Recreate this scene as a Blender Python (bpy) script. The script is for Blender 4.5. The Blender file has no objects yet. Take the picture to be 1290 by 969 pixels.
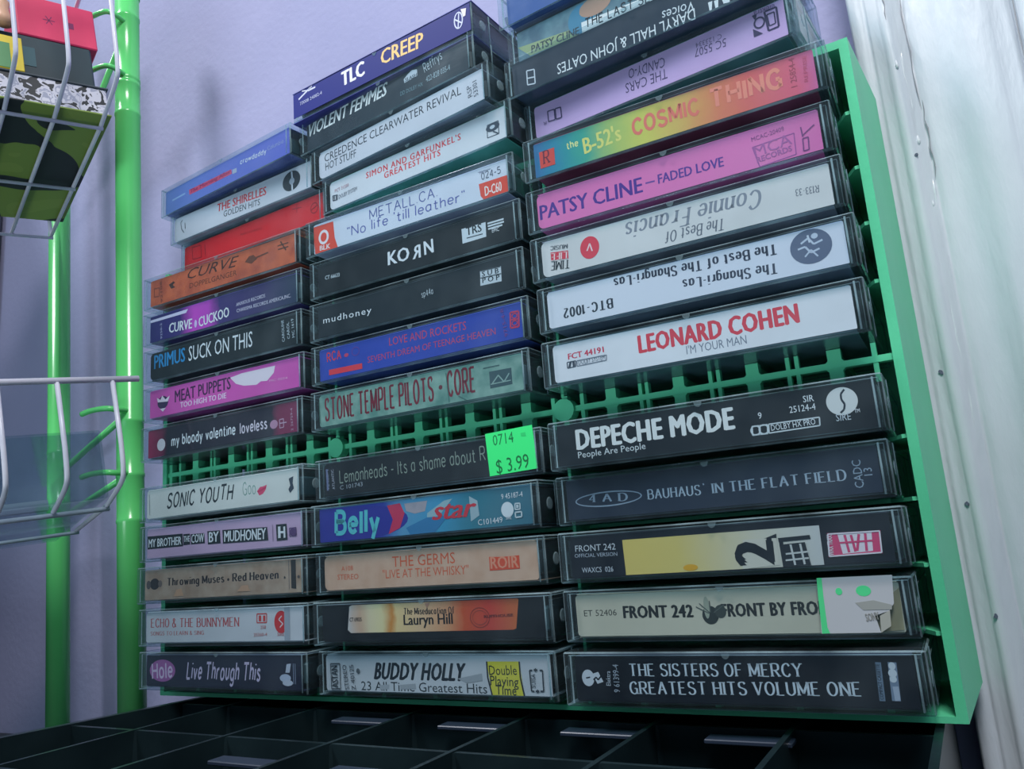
import bpy, bmesh, math, random
from mathutils import Matrix, Vector
random.seed(4)
S = bpy.context.scene
COL = S.collection
MM = 0.001

# ------------------------------------------------------------------ camera
CAM_MATRIX = [[0.863903, 0.163301, 0.476449, 0.298248], [0.498035, -0.136021, -0.856422, -0.252205], [-0.075048, 0.977154, -0.198839, 0.044468], [0.0, 0.0, 0.0, 1.0]]
FOCAL_PX = 999.75

cd = bpy.data.cameras.new('camera')
cam = bpy.data.objects.new('camera', cd)
COL.objects.link(cam)
cam.matrix_world = Matrix(CAM_MATRIX)
cd.sensor_fit = 'HORIZONTAL'
cd.sensor_width = 36.0
cd.lens = 36.0 * FOCAL_PX / 1290.0
cd.clip_start = 0.005
S.camera = cam

# ------------------------------------------------------------------ world, lights, exposure
w = bpy.data.worlds.new('room_light')
S.world = w
w.use_nodes = True
bgn = w.node_tree.nodes['Background']
bgn.inputs[0].default_value = (0.36, 0.54, 0.68, 1)
bgn.inputs[1].default_value = 0.42

def area_light(name, loc, target, size, power, color):
    d = bpy.data.lights.new(name, 'AREA')
    d.shape = 'RECTANGLE'
    d.size, d.size_y = size
    d.energy = power
    d.color = color
    o = bpy.data.objects.new(name, d)
    COL.objects.link(o)
    o.location = loc
    o.rotation_euler = (Vector(target) - Vector(loc)).to_track_quat('-Z', 'Y').to_euler()
    return o
area_light('window_light', (-0.95, -0.85, 1.9), (0.0, 0.0, 0.15), (0.4, 0.4), 36.0, (0.93, 0.94, 1.0))
area_light('ceiling_lamp', (0.46, -0.46, 0.86), (0.28, 0.05, 0.2), (0.25, 0.25), 7.3, (1.0, 0.98, 0.98))
area_light('low_fill_light', (-0.1, -1.3, -0.5), (0.1, 0.0, 0.1), (0.6, 0.3), 6.5, (0.80, 0.93, 1.0))  # added fill standing in for low bounce on the lattice and case undersides
S.view_settings.view_transform = 'Standard'
S.view_settings.look = 'None'
S.view_settings.exposure = 0.0
S.view_settings.gamma = 1.0
S.view_settings.use_curve_mapping = False

# ------------------------------------------------------------------ materials
def lin(c):
    return tuple(((v / 255.0) / 12.92 if v <= 10.3 else ((v / 255.0 + 0.055) / 1.055) ** 2.4) for v in c)

MATS = {}
def new_mat(name):
    m = bpy.data.materials.new(name)
    m.use_nodes = True
    return m, m.node_tree.nodes, m.node_tree.links

def flat(c, rough=0.5, metal=0.0, spec=0.4):
    k = (tuple(c), rough, metal, spec)
    if k in MATS:
        return MATS[k]
    m, n, l = new_mat('paint')
    b = n['Principled BSDF']
    b.inputs['Base Color'].default_value = (*lin(c), 1)
    b.inputs['Roughness'].default_value = rough
    b.inputs['Metallic'].default_value = metal
    b.inputs['Specular IOR Level'].default_value = spec
    MATS[k] = m
    return m

def noisy(c1, c2, scale=60, rough=0.5, bump=0.0, detail=6, lo=0.35, hi=0.65, bscale=None, stretch=(1, 1, 1), bdist=0.001, spec=0.4):
    m, n, l = new_mat('mottled')
    b = n['Principled BSDF']
    tc = n.new('ShaderNodeTexCoord')
    mp = n.new('ShaderNodeMapping')
    mp.inputs['Scale'].default_value = stretch
    nz = n.new('ShaderNodeTexNoise')
    nz.inputs['Scale'].default_value = scale
    nz.inputs['Detail'].default_value = detail
    r = n.new('ShaderNodeValToRGB')
    r.color_ramp.elements[0].position = lo
    r.color_ramp.elements[1].position = hi
    r.color_ramp.elements[0].color = (*lin(c1), 1)
    r.color_ramp.elements[1].color = (*lin(c2), 1)
    l.new(tc.outputs['Object'], mp.inputs['Vector'])
    l.new(mp.outputs[0], nz.inputs['Vector'])
    l.new(nz.outputs['Fac'], r.inputs[0])
    l.new(r.outputs[0], b.inputs['Base Color'])
    b.inputs['Roughness'].default_value = rough
    b.inputs['Specular IOR Level'].default_value = spec
    if bump:
        nb = n.new('ShaderNodeTexNoise')
        nb.inputs['Scale'].default_value = bscale or scale
        nb.inputs['Detail'].default_value = 5
        l.new(mp.outputs[0], nb.inputs['Vector'])
        bp = n.new('ShaderNodeBump')
        bp.inputs['Strength'].default_value = bump
        bp.inputs['Distance'].default_value = bdist
        l.new(nb.outputs['Fac'], bp.inputs['Height'])
        l.new(bp.outputs[0], b.inputs['Normal'])
    return m

def ramp_mat(stops, x0, x1, wob=0.06):
    """printed colour gradient running along the card, x0..x1 in metres of the card's own axis"""
    m, n, l = new_mat('printed_gradient')
    b = n['Principled BSDF']
    tc = n.new('ShaderNodeTexCoord')
    sp = n.new('ShaderNodeSeparateXYZ')
    mr = n.new('ShaderNodeMapRange')
    mr.inputs['From Min'].default_value = x0
    mr.inputs['From Max'].default_value = x1
    nz = n.new('ShaderNodeTexNoise')
    nz.inputs['Scale'].default_value = 160
    nz.inputs['Detail'].default_value = 4
    ad = n.new('ShaderNodeMath'); ad.operation = 'MULTIPLY_ADD'
    ad.inputs[1].default_value = wob
    r = n.new('ShaderNodeValToRGB')
    e = r.color_ramp.elements
    while len(e) > 1:
        e.remove(e[-1])
    e[0].position = stops[0][0]
    e[0].color = (*lin(stops[0][1]), 1)
    for p, c in stops[1:]:
        q = e.new(p)
        q.color = (*lin(c), 1)
    l.new(tc.outputs['Object'], sp.inputs[0])
    l.new(tc.outputs['Object'], nz.inputs['Vector'])
    l.new(sp.outputs['X'], mr.inputs['Value'])
    l.new(nz.outputs['Fac'], ad.inputs[0])
    l.new(mr.outputs[0], ad.inputs[2])
    sb = n.new('ShaderNodeMath'); sb.operation = 'SUBTRACT'; sb.inputs[1].default_value = wob * 0.5
    l.new(ad.outputs[0], sb.inputs[0])
    l.new(sb.outputs[0], r.inputs[0])
    l.new(r.outputs[0], b.inputs['Base Color'])
    b.inputs['Roughness'].default_value = 0.5
    b.inputs['Specular IOR Level'].default_value = 0.2
    return m

def clear_plastic(tint=(0.86, 0.92, 0.94), haze=0.022, hazecol=(0.40, 0.52, 0.58), rough=0.12, name='clear_plastic'):
    m, n, l = new_mat(name)
    n.remove(n['Principled BSDF'])
    out = n['Material Output']
    tr = n.new('ShaderNodeBsdfTransparent'); tr.inputs[0].default_value = (*tint, 1)
    df = n.new('ShaderNodeBsdfDiffuse'); df.inputs[0].default_value = (*hazecol, 1)
    gl = n.new('ShaderNodeBsdfGlossy'); gl.inputs[0].default_value = (0.9, 0.95, 1, 1)
    tc = n.new('ShaderNodeTexCoord')
    nz = n.new('ShaderNodeTexNoise'); nz.inputs['Scale'].default_value = 45; nz.inputs['Detail'].default_value = 6
    l.new(tc.outputs['Object'], nz.inputs['Vector'])
    mr = n.new('ShaderNodeMapRange')
    mr.inputs['From Min'].default_value = 0.35; mr.inputs['From Max'].default_value = 0.7
    mr.inputs['To Min'].default_value = rough * 0.6; mr.inputs['To Max'].default_value = rough * 2.2
    l.new(nz.outputs['Fac'], mr.inputs['Value'])
    l.new(mr.outputs[0], gl.inputs['Roughness'])
    # fine scratches
    mp = n.new('ShaderNodeMapping'); mp.inputs['Scale'].default_value = (60, 60, 900); mp.inputs['Rotation'].default_value = (0.2, 0.5, 0.1)
    ns = n.new('ShaderNodeTexNoise'); ns.inputs['Scale'].default_value = 1.0; ns.inputs['Detail'].default_value = 2
    l.new(tc.outputs['Object'], mp.inputs[0]); l.new(mp.outputs[0], ns.inputs['Vector'])
    bp = n.new('ShaderNodeBump'); bp.inputs['Strength'].default_value = 0.12; bp.inputs['Distance'].default_value = 0.0004
    l.new(ns.outputs['Fac'], bp.inputs['Height']); l.new(bp.outputs[0], gl.inputs['Normal'])
    hz = n.new('ShaderNodeMapRange')
    hz.inputs['From Min'].default_value = 0.4; hz.inputs['From Max'].default_value = 0.75
    hz.inputs['To Min'].default_value = haze * 0.5; hz.inputs['To Max'].default_value = haze * 2.4
    l.new(nz.outputs['Fac'], hz.inputs['Value'])
    m1 = n.new('ShaderNodeMixShader')
    l.new(hz.outputs[0], m1.inputs[0]); l.new(tr.outputs[0], m1.inputs[1]); l.new(df.outputs[0], m1.inputs[2])
    lw = n.new('ShaderNodeLayerWeight'); lw.inputs['Blend'].default_value = 0.5
    pw = n.new('ShaderNodeMath'); pw.operation = 'POWER'; pw.inputs[1].default_value = 4.0
    l.new(lw.outputs['Facing'], pw.inputs[0])
    fr = n.new('ShaderNodeMath'); fr.operation = 'MULTIPLY_ADD'; fr.inputs[1].default_value = 0.55; fr.inputs[2].default_value = 0.03
    l.new(pw.outputs[0], fr.inputs[0])
    m2 = n.new('ShaderNodeMixShader')
    l.new(fr.outputs[0], m2.inputs[0]); l.new(m1.outputs[0], m2.inputs[1]); l.new(gl.outputs[0], m2.inputs[2])
    l.new(m2.outputs[0], out.inputs[0])
    return m

def inner_plastic(tint, name):
    m, n, l = new_mat(name)
    n.remove(n['Principled BSDF'])
    tr = n.new('ShaderNodeBsdfTransparent'); tr.inputs[0].default_value = (*tint, 1)
    df = n.new('ShaderNodeBsdfDiffuse'); df.inputs[0].default_value = (0.3, 0.45, 0.5, 1)
    mx = n.new('ShaderNodeMixShader'); mx.inputs[0].default_value = 0.015
    l.new(tr.outputs[0], mx.inputs[1]); l.new(df.outputs[0], mx.inputs[2])
    l.new(mx.outputs[0], n['Material Output'].inputs[0])
    return m
M_INNER = inner_plastic((0.93, 0.96, 0.97), 'clear_plastic_inside')
M_EDGE = clear_plastic((0.62, 0.76, 0.80), 0.22, (0.46, 0.64, 0.70), 0.08, 'clear_plastic_edge')
M_CLEAR = clear_plastic()
M_SMOKE = clear_plastic((0.42, 0.52, 0.56), 0.10, (0.10, 0.15, 0.18), 0.2, 'smoked_plastic')
M_FILM = clear_plastic((0.84, 0.9, 0.92), 0.02, (0.35, 0.5, 0.55), 0.1, 'acrylic')
M_GREEN = noisy((90, 210, 158), (100, 218, 166), 25, 0.42, 0.25, bscale=900, bdist=0.0002)
M_GREENPAINT = noisy((98, 214, 118), (110, 222, 130), 12, 0.22, 0.1, bscale=60, bdist=0.0005, spec=0.6)
M_WIRE = noisy((196, 198, 214), (216, 216, 228), 50, 0.3, 0.1)
M_BLACKPL = noisy((20, 32, 36), (28, 42, 46), 40, 0.28, 0.2, bscale=700, bdist=0.0002)
M_SHELLDARK = flat((26, 42, 48), 0.4)
M_SHELLGREY = flat((66, 92, 100), 0.4)

# ------------------------------------------------------------------ mesh helpers (all input in millimetres)
def make(name, verts, faces, mats, parent=None, midx=None, smooth=False, kind=None, loc=None, fixn=False):
    me = bpy.data.meshes.new(name)
    me.from_pydata([(v[0] * MM, v[1] * MM, v[2] * MM) for v in verts], [], faces)
    if not isinstance(mats, (list, tuple)):
        mats = [mats]
    for m in mats:
        me.materials.append(m)
    if midx:
        me.polygons.foreach_set('material_index', midx)
    if smooth:
        me.polygons.foreach_set('use_smooth', [True] * len(me.polygons))
    me.validate(); me.update()
    if fixn:
        fix_normals(me)
    o = bpy.data.objects.new(name, me)
    COL.objects.link(o)
    if parent:
        o.parent = parent
    if kind:
        o['kind'] = kind
    if loc:
        o.location = loc
    return o

def empty(name, label, cat, loc=(0, 0, 0), rz=0.0, group=None):
    o = bpy.data.objects.new(name, None)
    o.empty_display_size = 0.01
    COL.objects.link(o)
    o.location = [v * MM for v in loc]
    o.rotation_euler = (0, 0, rz)
    o['label'] = label
    o['category'] = cat
    if group:
        o['group'] = group
    return o

def fix_normals(me):
    b = bmesh.new(); b.from_mesh(me)
    bmesh.ops.recalc_face_normals(b, faces=b.faces)
    b.to_mesh(me); b.free()

class MB:
    def __init__(s):
        s.v, s.f, s.m = [], [], []
    def add(s, v, f, mi=0):
        b = len(s.v)
        s.v += [tuple(q) for q in v]
        s.f += [tuple(i + b for i in q) for q in f]
        s.m += [mi] * len(f)
    def box(s, x0, x1, y0, y1, z0, z1, mi=0, inv=False):
        v = [(x0, y0, z0), (x1, y0, z0), (x1, y1, z0), (x0, y1, z0), (x0, y0, z1), (x1, y0, z1), (x1, y1, z1), (x0, y1, z1)]
        f = [(0, 3, 2, 1), (4, 5, 6, 7), (0, 1, 5, 4), (1, 2, 6, 5), (2, 3, 7, 6), (3, 0, 4, 7)]
        if inv:
            f = [q[::-1] for q in f]
        s.add(v, f, mi)
    def hexa(s, p, mi=0):
        s.add(p, [(0, 3, 2, 1), (4, 5, 6, 7), (0, 1, 5, 4), (1, 2, 6, 5), (2, 3, 7, 6), (3, 0, 4, 7)], mi)
    def bbox(s, x0, x1, y0, y1, z0, z1, r, mi=0, inv=False, ei=None):
        """box with chamfered edges"""
        xs, ys, zs = (x0, x1), (y0, y1), (z0, z1)
        v = []
        for i in (0, 1):
            for j in (0, 1):
                for k in (0, 1):
                    sx, sy, sz = (1, -1)[i], (1, -1)[j], (1, -1)[k]
                    v.append((xs[i], ys[j] + sy * r, zs[k] + sz * r))
                    v.append((xs[i] + sx * r, ys[j], zs[k] + sz * r))
                    v.append((xs[i] + sx * r, ys[j] + sy * r, zs[k]))
        def c(i, j, k, a): return (i * 4 + j * 2 + k) * 3 + a
        f = []
        for i in (0, 1):
            q = [c(i, 0, 0, 0), c(i, 0, 1, 0), c(i, 1, 1, 0), c(i, 1, 0, 0)]; f.append(q if i == 0 else q[::-1])
            q = [c(0, i, 0, 1), c(1, i, 0, 1), c(1, i, 1, 1), c(0, i, 1, 1)]; f.append(q if i == 0 else q[::-1])
            q = [c(0, 0, i, 2), c(0, 1, i, 2), c(1, 1, i, 2), c(1, 0, i, 2)]; f.append(q if i == 0 else q[::-1])
        nflat = len(f)
        for i in (0, 1):
            for j in (0, 1):
                q = [c(i, j, 0, 0), c(i, j, 1, 0), c(i, j, 1, 1), c(i, j, 0, 1)]; f.append(q if (i + j) % 2 else q[::-1])
                q = [c(i, 0, j, 0), c(i, 1, j, 0), c(i, 1, j, 2), c(i, 0, j, 2)]; f.append(q[::-1] if (i + j) % 2 else q)
                q = [c(0, i, j, 1), c(1, i, j, 1), c(1, i, j, 2), c(0, i, j, 2)]; f.append(q if (i + j) % 2 else q[::-1])
                for k in (0, 1):
                    q = [c(i, j, k, 0), c(i, j, k, 1), c(i, j, k, 2)]; f.append(q if (i + j + k) % 2 == 0 else q[::-1])
        if inv:
            f = [q[::-1] for q in f]
        s.add(v, f, mi)
        if ei is not None:
            k = len(s.m) - len(f)
            for q in range(k + nflat, len(s.m)):
                s.m[q] = ei
    def tube(s, pts, r, n=10, mi=0, caps=True):
        pts = [Vector(p) for p in pts]
        base = len(s.v)
        prev = None
        for i, p in enumerate(pts):
            d = (pts[min(i + 1, len(pts) - 1)] - pts[max(i - 1, 0)]).normalized()
            if prev is None:
                a = d.orthogonal().normalized()
            else:
                a = (prev - d * prev.dot(d)).normalized()
            prev = a
            b = d.cross(a)
            rr = r[i] if isinstance(r, (list, tuple)) else r
            for k in range(n):
                t = 2 * math.pi * k / n
                s.v.append(tuple(p + (a * math.cos(t) + b * math.sin(t)) * rr))
        for i in range(len(pts) - 1):
            for k in range(n):
                q = base + i * n
                s.f.append((q + k, q + (k + 1) % n, q + n + (k + 1) % n, q + n + k)); s.m.append(mi)
        if caps:
            s.f.append(tuple(base + k for k in range(n))[::-1]); s.m.append(mi)
            q = base + (len(pts) - 1) * n
            s.f.append(tuple(q + k for k in range(n))); s.m.append(mi)
    def build(s, name, mats, parent=None, smooth=False, **kw):
        return make(name, s.v, s.f, mats, parent, s.m if isinstance(mats, (list, tuple)) else None, smooth, fixn=True, **kw)

def smooth_path(pts, k=5):
    if len(pts) < 3:
        return list(pts)
    P = [pts[0]] + list(pts) + [pts[-1]]
    if pts[0] == pts[-1]:
        P[0] = pts[-2]; P[-1] = pts[1]
    out = []
    for i in range(1, len(P) - 2):
        p0, p1, p2, p3 = P[i - 1], P[i], P[i + 1], P[i + 2]
        for j in range(k):
            t = j / k
            out.append(tuple(0.5 * ((2 * p1[a]) + (-p0[a] + p2[a]) * t + (2 * p0[a] - 5 * p1[a] + 4 * p2[a] - p3[a]) * t * t + (-p0[a] + 3 * p1[a] - 3 * p2[a] + p3[a]) * t ** 3) for a in range(len(p1))))
    out.append(tuple(pts[-1]))
    return out

# ------------------------------------------------------------------ setting: wall, painted door trim, table top
wall_m = noisy((150, 152, 188), (160, 161, 196), 6, 0.75, 0.5, bscale=220, bdist=0.0006)
make('wall_back', [(-1500, 92, -600), (1500, 92, -600), (1500, 92, 1800), (-1500, 92, 1800), (-1500, 120, -600), (1500, 120, -600), (1500, 120, 1800), (-1500, 120, 1800)],
     [(0, 1, 2, 3), (4, 7, 6, 5), (0, 4, 5, 1), (3, 2, 6, 7), (0, 3, 7, 4), (1, 5, 6, 2)], wall_m, kind='structure')
trim_m = noisy((194, 202, 212), (210, 217, 224), 14, 0.4, 0.8, bscale=60, stretch=(1.5, 1.5, 0.4), bdist=0.0016, spec=0.5)
prof = [(287, 91.5), (287, 73.6), (288, 72.4), (291.6, 72.2), (292.6, 72.9), (293.4, 72.0), (294.4, 71.6), (297.0, 71.9), (297.8, 70.6), (299.4, 69.6),
        (301.6, 70.4), (302.6, 72.0), (305.4, 72.4), (305.9, 73.4), (306.6, 72.6), (310, 73.4), (315, 73.6), (319, 72.4), (322, 70.2), (325, 69.4),
        (331, 69.3), (333.6, 70.0), (334.4, 70.6), (338.6, 70.6), (340.2, 71.2), (340.9, 76), (341.8, 76), (342.4, 71.0), (346, 70.6), (420, 70.6), (420, 91.5)]
mb = MB()
nz = 60
for i in range(nz + 1):
    z = -400 + 1300 * i / nz
    for (x, y) in prof:
        mb.v.append((x + 0.25 * math.sin(z * 0.021 + x), y + (0.25 * math.sin(z * 0.05 + x * 0.8) if 70 < y < 76 else 0), z))
k = len(prof)
for i in range(nz):
    for j in range(k):
        a, b = i * k + j, i * k + (j + 1) % k
        mb.f.append((a, b, b + k, a + k)); mb.m.append(0)
trim = mb.build('trim_1', trim_m, smooth=False, kind='structure')
trim.data.polygons.foreach_set('use_smooth', [True] * len(trim.data.polygons))
pit_m = flat((92, 100, 118), 0.8)
for (x, z, r) in ((296.2, 94.5, .8), (296.6, 47, .7), (301.5, 178, .6), (322.8, 262, .6), (299, 9, .7)):
    mb = MB()
    n = 9
    yy = {296.2: 71.6, 296.6: 71.6, 297.6: 71.0, 301.5: 70.2, 304: 72.0, 322.8: 69.8, 299: 69.6}[x]
    ring = [(x + math.cos(2 * math.pi * q / n) * r * random.uniform(.7, 1.2), yy - 0.35, z + math.sin(2 * math.pi * q / n) * r * random.uniform(.7, 1.3)) for q in range(n)]
    back = [(a, b + 1.2, c) for a, b, c in ring]
    mb.add(ring + back, [tuple(range(n))[::-1]] + [(q, (q + 1) % n, n + (q + 1) % n, n + q) for q in range(n)])
    mb.build('nail_hole', pit_m, trim)
for (x, y, za, zb) in ((305.9, 72.0, 196, 262), (306.8, 72.2, 168, 200), (341.3, 70.8, 150, 320), (300.2, 69.6, 236, 262)):
    mb = MB(); mb.tube([(x + 0.35 * math.sin(q * 2.1 + za), y, za + (zb - za) * q / 8) for q in range(9)], [.05, .22, .12, .3, .15, .28, .1, .2, .05], 5)
    mb.build('paint_crack', flat((150, 152, 158), .8), trim)
for (x, y, z, r) in ((300.8, 70.0, 216, .9), (303.2, 72.2, 184, 1.0), (326, 69.5, 236, .9), (304, 72.4, 158, .7)):
    mb = MB(); mb.tube([(x, y, z - r * 1.6), (x, y, z - r), (x, y, z), (x, y, z + r), (x, y, z + r * 2.6)], [.1, r * .55, r * .75, r * .5, .1], 10)
    mb.build('paint_drip', flat((216, 220, 226), 0.4, spec=.4), trim, smooth=True)
# raised paint drips running down the trim
drip_m = flat((214, 220, 226), 0.22, spec=0.6)
for (x, y, z0_, z1_) in ((303.5, 72.6, 60, 128), (305.0, 72.9, 118, 172), (309.5, 73.8, 0, 50), (303.0, 72.6, 186, 226)):
    pts = [(x + math.sin(q * 1.7 + z0_) * 0.4, y, z0_ + (z1_ - z0_) * q / 6) for q in range(7)]
    mb = MB(); mb.tube(pts, [0.15, .4, .5, .35, .5, .6, .2], 6)
    mb.build('paint_drip', drip_m, trim, smooth=True)

top_m = noisy((40, 46, 52), (54, 60, 66), 20, 0.5, 0.2)
tt = MB(); tt.bbox(-700, 700, -230, 91.5, -80, -60, 1.5)
o = tt.build('tabletop', top_m)
o['label'] = 'dark tabletop under the black compartment tray and the pole stand'; o['category'] = 'table'

# ------------------------------------------------------------------ stroke lettering (hand and serif), drawn as ribbons
GL = {}
def _g(ch, w, s):
    GL[ch] = (w, [(q.strip().startswith('~'), [tuple(float(a) for a in p.split(',')) for p in q.strip().lstrip('~').split()]) for q in s.split('|')])
_o = '~3.5,10 1,8.5 0,5 1,1.5 3.5,0 6,1.5 7,5 6,8.5 3.5,10'
for a in ('A;7;0,0 3.5,10 7,0|1.3,3.6 5.7,3.6', 'B;5.8;0,10 0,0|~0,10 3.5,10 5.2,8.8 5.2,6.6 3.5,5.4 0,5.4|~0,5.4 3.8,5.4 5.8,4.2 5.8,1.4 3.8,0 0,0',
          'C;6.3;~6.2,8 5,9.6 3.5,10 1,8.5 0,5 1,1.5 3.5,0 5,.4 6.3,2', 'D;6.5;0,10 0,0|~0,10 3,10 5.5,8.5 6.5,5 5.5,1.5 3,0 0,0',
          'E;5.5;0,10 0,0|0,10 5.4,10|0,0 5.5,0|0,5.2 4.3,5.2', 'F;5.3;0,10 0,0|0,10 5.3,10|0,5.2 4.3,5.2', 'G;6.6;~6.2,8 5,9.6 3.5,10 1,8.5 0,5 1,1.5 3.5,0 5.2,.5 6.4,2|6.4,0 6.4,4.6|6.4,4.6 4.2,4.6',
          'H;6.2;0,10 0,0|6.2,10 6.2,0|0,5.2 6.2,5.2', 'I;0;0,10 0,0', 'J;3.5;~3.5,10 3.5,3 3,.6 1.5,0 0,1.5', 'K;6.2;0,10 0,0|6,10 0,4.2|2,5.9 6.2,0', 'L;5;0,10 0,0|0,0 5,0',
          'M;8;0,10 0,0|0,10 4,1.5 8,10|8,10 8,0', 'N;6.6;0,10 0,0|0,10 6.6,0|6.6,10 6.6,0', 'O;7;' + _o, 'P;5.6;0,10 0,0|~0,10 3.5,10 5.6,9 5.6,5.8 3.5,4.8 0,4.8',
          'Q;7;' + _o + '|4.5,2.5 7,-.8', 'R;6.2;0,10 0,0|~0,10 3.5,10 5.6,9 5.6,5.8 3.5,4.8 0,4.8|2.8,4.8 6.2,0', 'S;5.8;~5.4,8.4 4.4,9.8 2.8,10 .8,9.4 .2,7.6 1,6 3,5.2 5,4.2 5.8,2.5 5,.7 3,0 1.2,.4 0,1.9',
          'T;7;0,10 7,10|3.5,10 3.5,0', 'U;6.2;~0,10 0,4 .4,1.6 3,0 5.7,1.6 6.1,4 6.1,10', 'V;6.8;0,10 3.4,0|3.4,0 6.8,10', 'W;10;0,10 2.5,0|2.5,0 5,9|5,9 7.5,0|7.5,0 10,10', 'X;6.4;0,0 6.4,10|0,10 6.4,0',
          'Y;6.6;0,10 3.3,5|6.6,10 3.3,5|3.3,5 3.3,0', 'Z;6.2;0,10 6,10 0,0 6.2,0',
          'a;5;~4.6,5.2 3,6.5 .8,5.6 0,3.2 .8,.8 2.6,0 4.6,1.6|4.6,6.5 4.6,0', 'b;4.8;0,10 0,0|~0,4.8 2,6.5 4,5.6 4.8,3.2 4,.8 2,0 0,1.6', 'c;4.4;~4.4,5.2 2.8,6.5 .8,5.6 0,3.2 .8,.8 2.8,0 4.4,1.2',
          'd;4.8;4.8,10 4.8,0|~4.8,4.8 2.8,6.5 .8,5.6 0,3.2 .8,.8 2.8,0 4.8,1.6', 'e;4.6;~0,3.5 4.6,3.5 4,5.8 2.4,6.5 .6,5.6 0,3.2 .7,.8 2.6,0 4.4,1.1', 'f;3.4;~4,9.4 3,10 1.7,9.2 1.5,7.5 1.5,0|0,6.3 3.4,6.3',
          'g;4.6;~4.6,5.2 3,6.5 .8,5.6 0,3.2 .8,.8 2.6,0 4.6,1.6|~4.6,6.5 4.6,-1.4 3.6,-3 1.8,-3.2 .3,-2.3', 'h;4.3;0,10 0,0|~0,4.6 2,6.5 3.8,6 4.3,4.2 4.3,0', 'i;0;0,6.5 0,0|0,8.6 0,9.4', 'j;1.5;~1.5,6.5 1.5,-1.6 1,-3 -.5,-3|1.5,8.6 1.5,9.4',
          'k;4.3;0,10 0,0|4,6.5 0,2.6|1.4,3.9 4.3,0', 'l;0;0,10 0,0', 'm;7.2;0,6.5 0,0|~0,4.8 1.6,6.5 3.2,5.8 3.6,4.2 3.6,0|~3.6,4.8 5.2,6.5 6.8,5.8 7.2,4.2 7.2,0', 'n;4.3;0,6.5 0,0|~0,4.6 2,6.5 3.8,6 4.3,4.2 4.3,0',
          'o;5;~2.5,6.5 .7,5.6 0,3.2 .7,.8 2.5,0 4.3,.8 5,3.2 4.3,5.6 2.5,6.5', 'p;4.8;0,6.5 0,-3.2|~0,4.8 2,6.5 4,5.6 4.8,3.2 4,.8 2,0 0,1.6', 'r;3.2;0,6.5 0,0|~0,4.4 1.4,6.2 3.2,6.4', 's;3.8;~3.7,5.5 2.2,6.5 .6,6 .4,4.6 2,3.5 3.8,2.3 3.7,.7 2,0 0,1',
          't;3.5;~1.5,9 1.5,1.6 2.2,.2 3.6,.4|0,6.3 3.4,6.3', 'u;4.3;~0,6.5 0,2.2 .8,.3 2.4,0 4.3,2|4.3,6.5 4.3,0', 'v;4.6;0,6.5 2.3,0|2.3,0 4.6,6.5', 'w;7.2;0,6.5 1.8,0|1.8,0 3.6,6|3.6,6 5.4,0|5.4,0 7.2,6.5',
          'x;4.4;0,0 4.4,6.5|0,6.5 4.4,0', 'y;4.8;0,6.5 2.4,0|4.8,6.5 2.4,0|2.4,0 1.2,-3.2', 'z;4.2;0,6.5 4,6.5 0,0 4.2,0',
          '0;5;~2.5,10 .7,8.5 0,5 .7,1.5 2.5,0 4.3,1.5 5,5 4.3,8.5 2.5,10', '1;2;0,8 2,10|2,10 2,0', '2;5;~.2,8 1.2,9.8 3.2,10 4.8,8.6 4.4,6.4 0,.2|0,0 5,0', '3;5;~.2,8.6 2,10 4.4,9 4.2,6.4 2,5.4 4.6,4.4 4.8,1.6 2.6,0 0,1.2',
          '4;5;4,0 4,10|4,10 0,3|0,3 5,3', '5;5;4.6,10 .6,10 .3,5.8|~.3,5.6 2.4,6.3 4.6,5 4.8,2 2.6,0 0,1', '6;5;~4,9.8 1.6,8 .2,4 .8,.8 2.6,0 4.8,1.6 4.6,4.6 2.6,5.8 .4,4', '7;5;0,10 5,10 1.6,0',
          '8;5;~2.5,10 .6,9 .6,6.4 4.6,4 4.6,1 2.5,0 .2,1 .4,4 4.2,6.4 4.4,9 2.5,10', '9;5;~4.6,6.2 2.4,4.6 .2,6.2 .6,9.2 2.6,10 4.6,8.6 4.6,5 3,0', '&;6.6;~6.6,0 1.4,7.4 1.8,9.8 3.6,9.6 3.6,7.4 .2,3.6 .8,.4 3.4,0 6,3.6',
          '-;3;0,4 3,4', '.;.3;0,0 .3,.5', ',;.6;.6,.6 0,-1.4', "';.3;.3,10 0,8", '";1.8;0,10 0,8|1.8,10 1.8,8', '!;0;0,10 0,3'):
    ch, w_, s_ = a.split(';')
    _g(ch, float(w_), s_)

def ribbon(pts, wfun):
    """flat quads along a 2D polyline"""
    n = len(pts)
    L, Rr = [], []
    for i in range(n):
        a, b = pts[max(i - 1, 0)], pts[min(i + 1, n - 1)]
        dx, dy = b[0] - a[0], b[1] - a[1]
        d = math.hypot(dx, dy) or 1e-6
        nx, ny = -dy / d, dx / d
        h = wfun(dx / d, dy / d) * 0.5
        L.append((pts[i][0] + nx * h, pts[i][1] + ny * h)); Rr.append((pts[i][0] - nx * h, pts[i][1] - ny * h))
    return L + Rr, [(n + i, n + i + 1, i + 1, i) for i in range(n - 1)]

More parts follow.
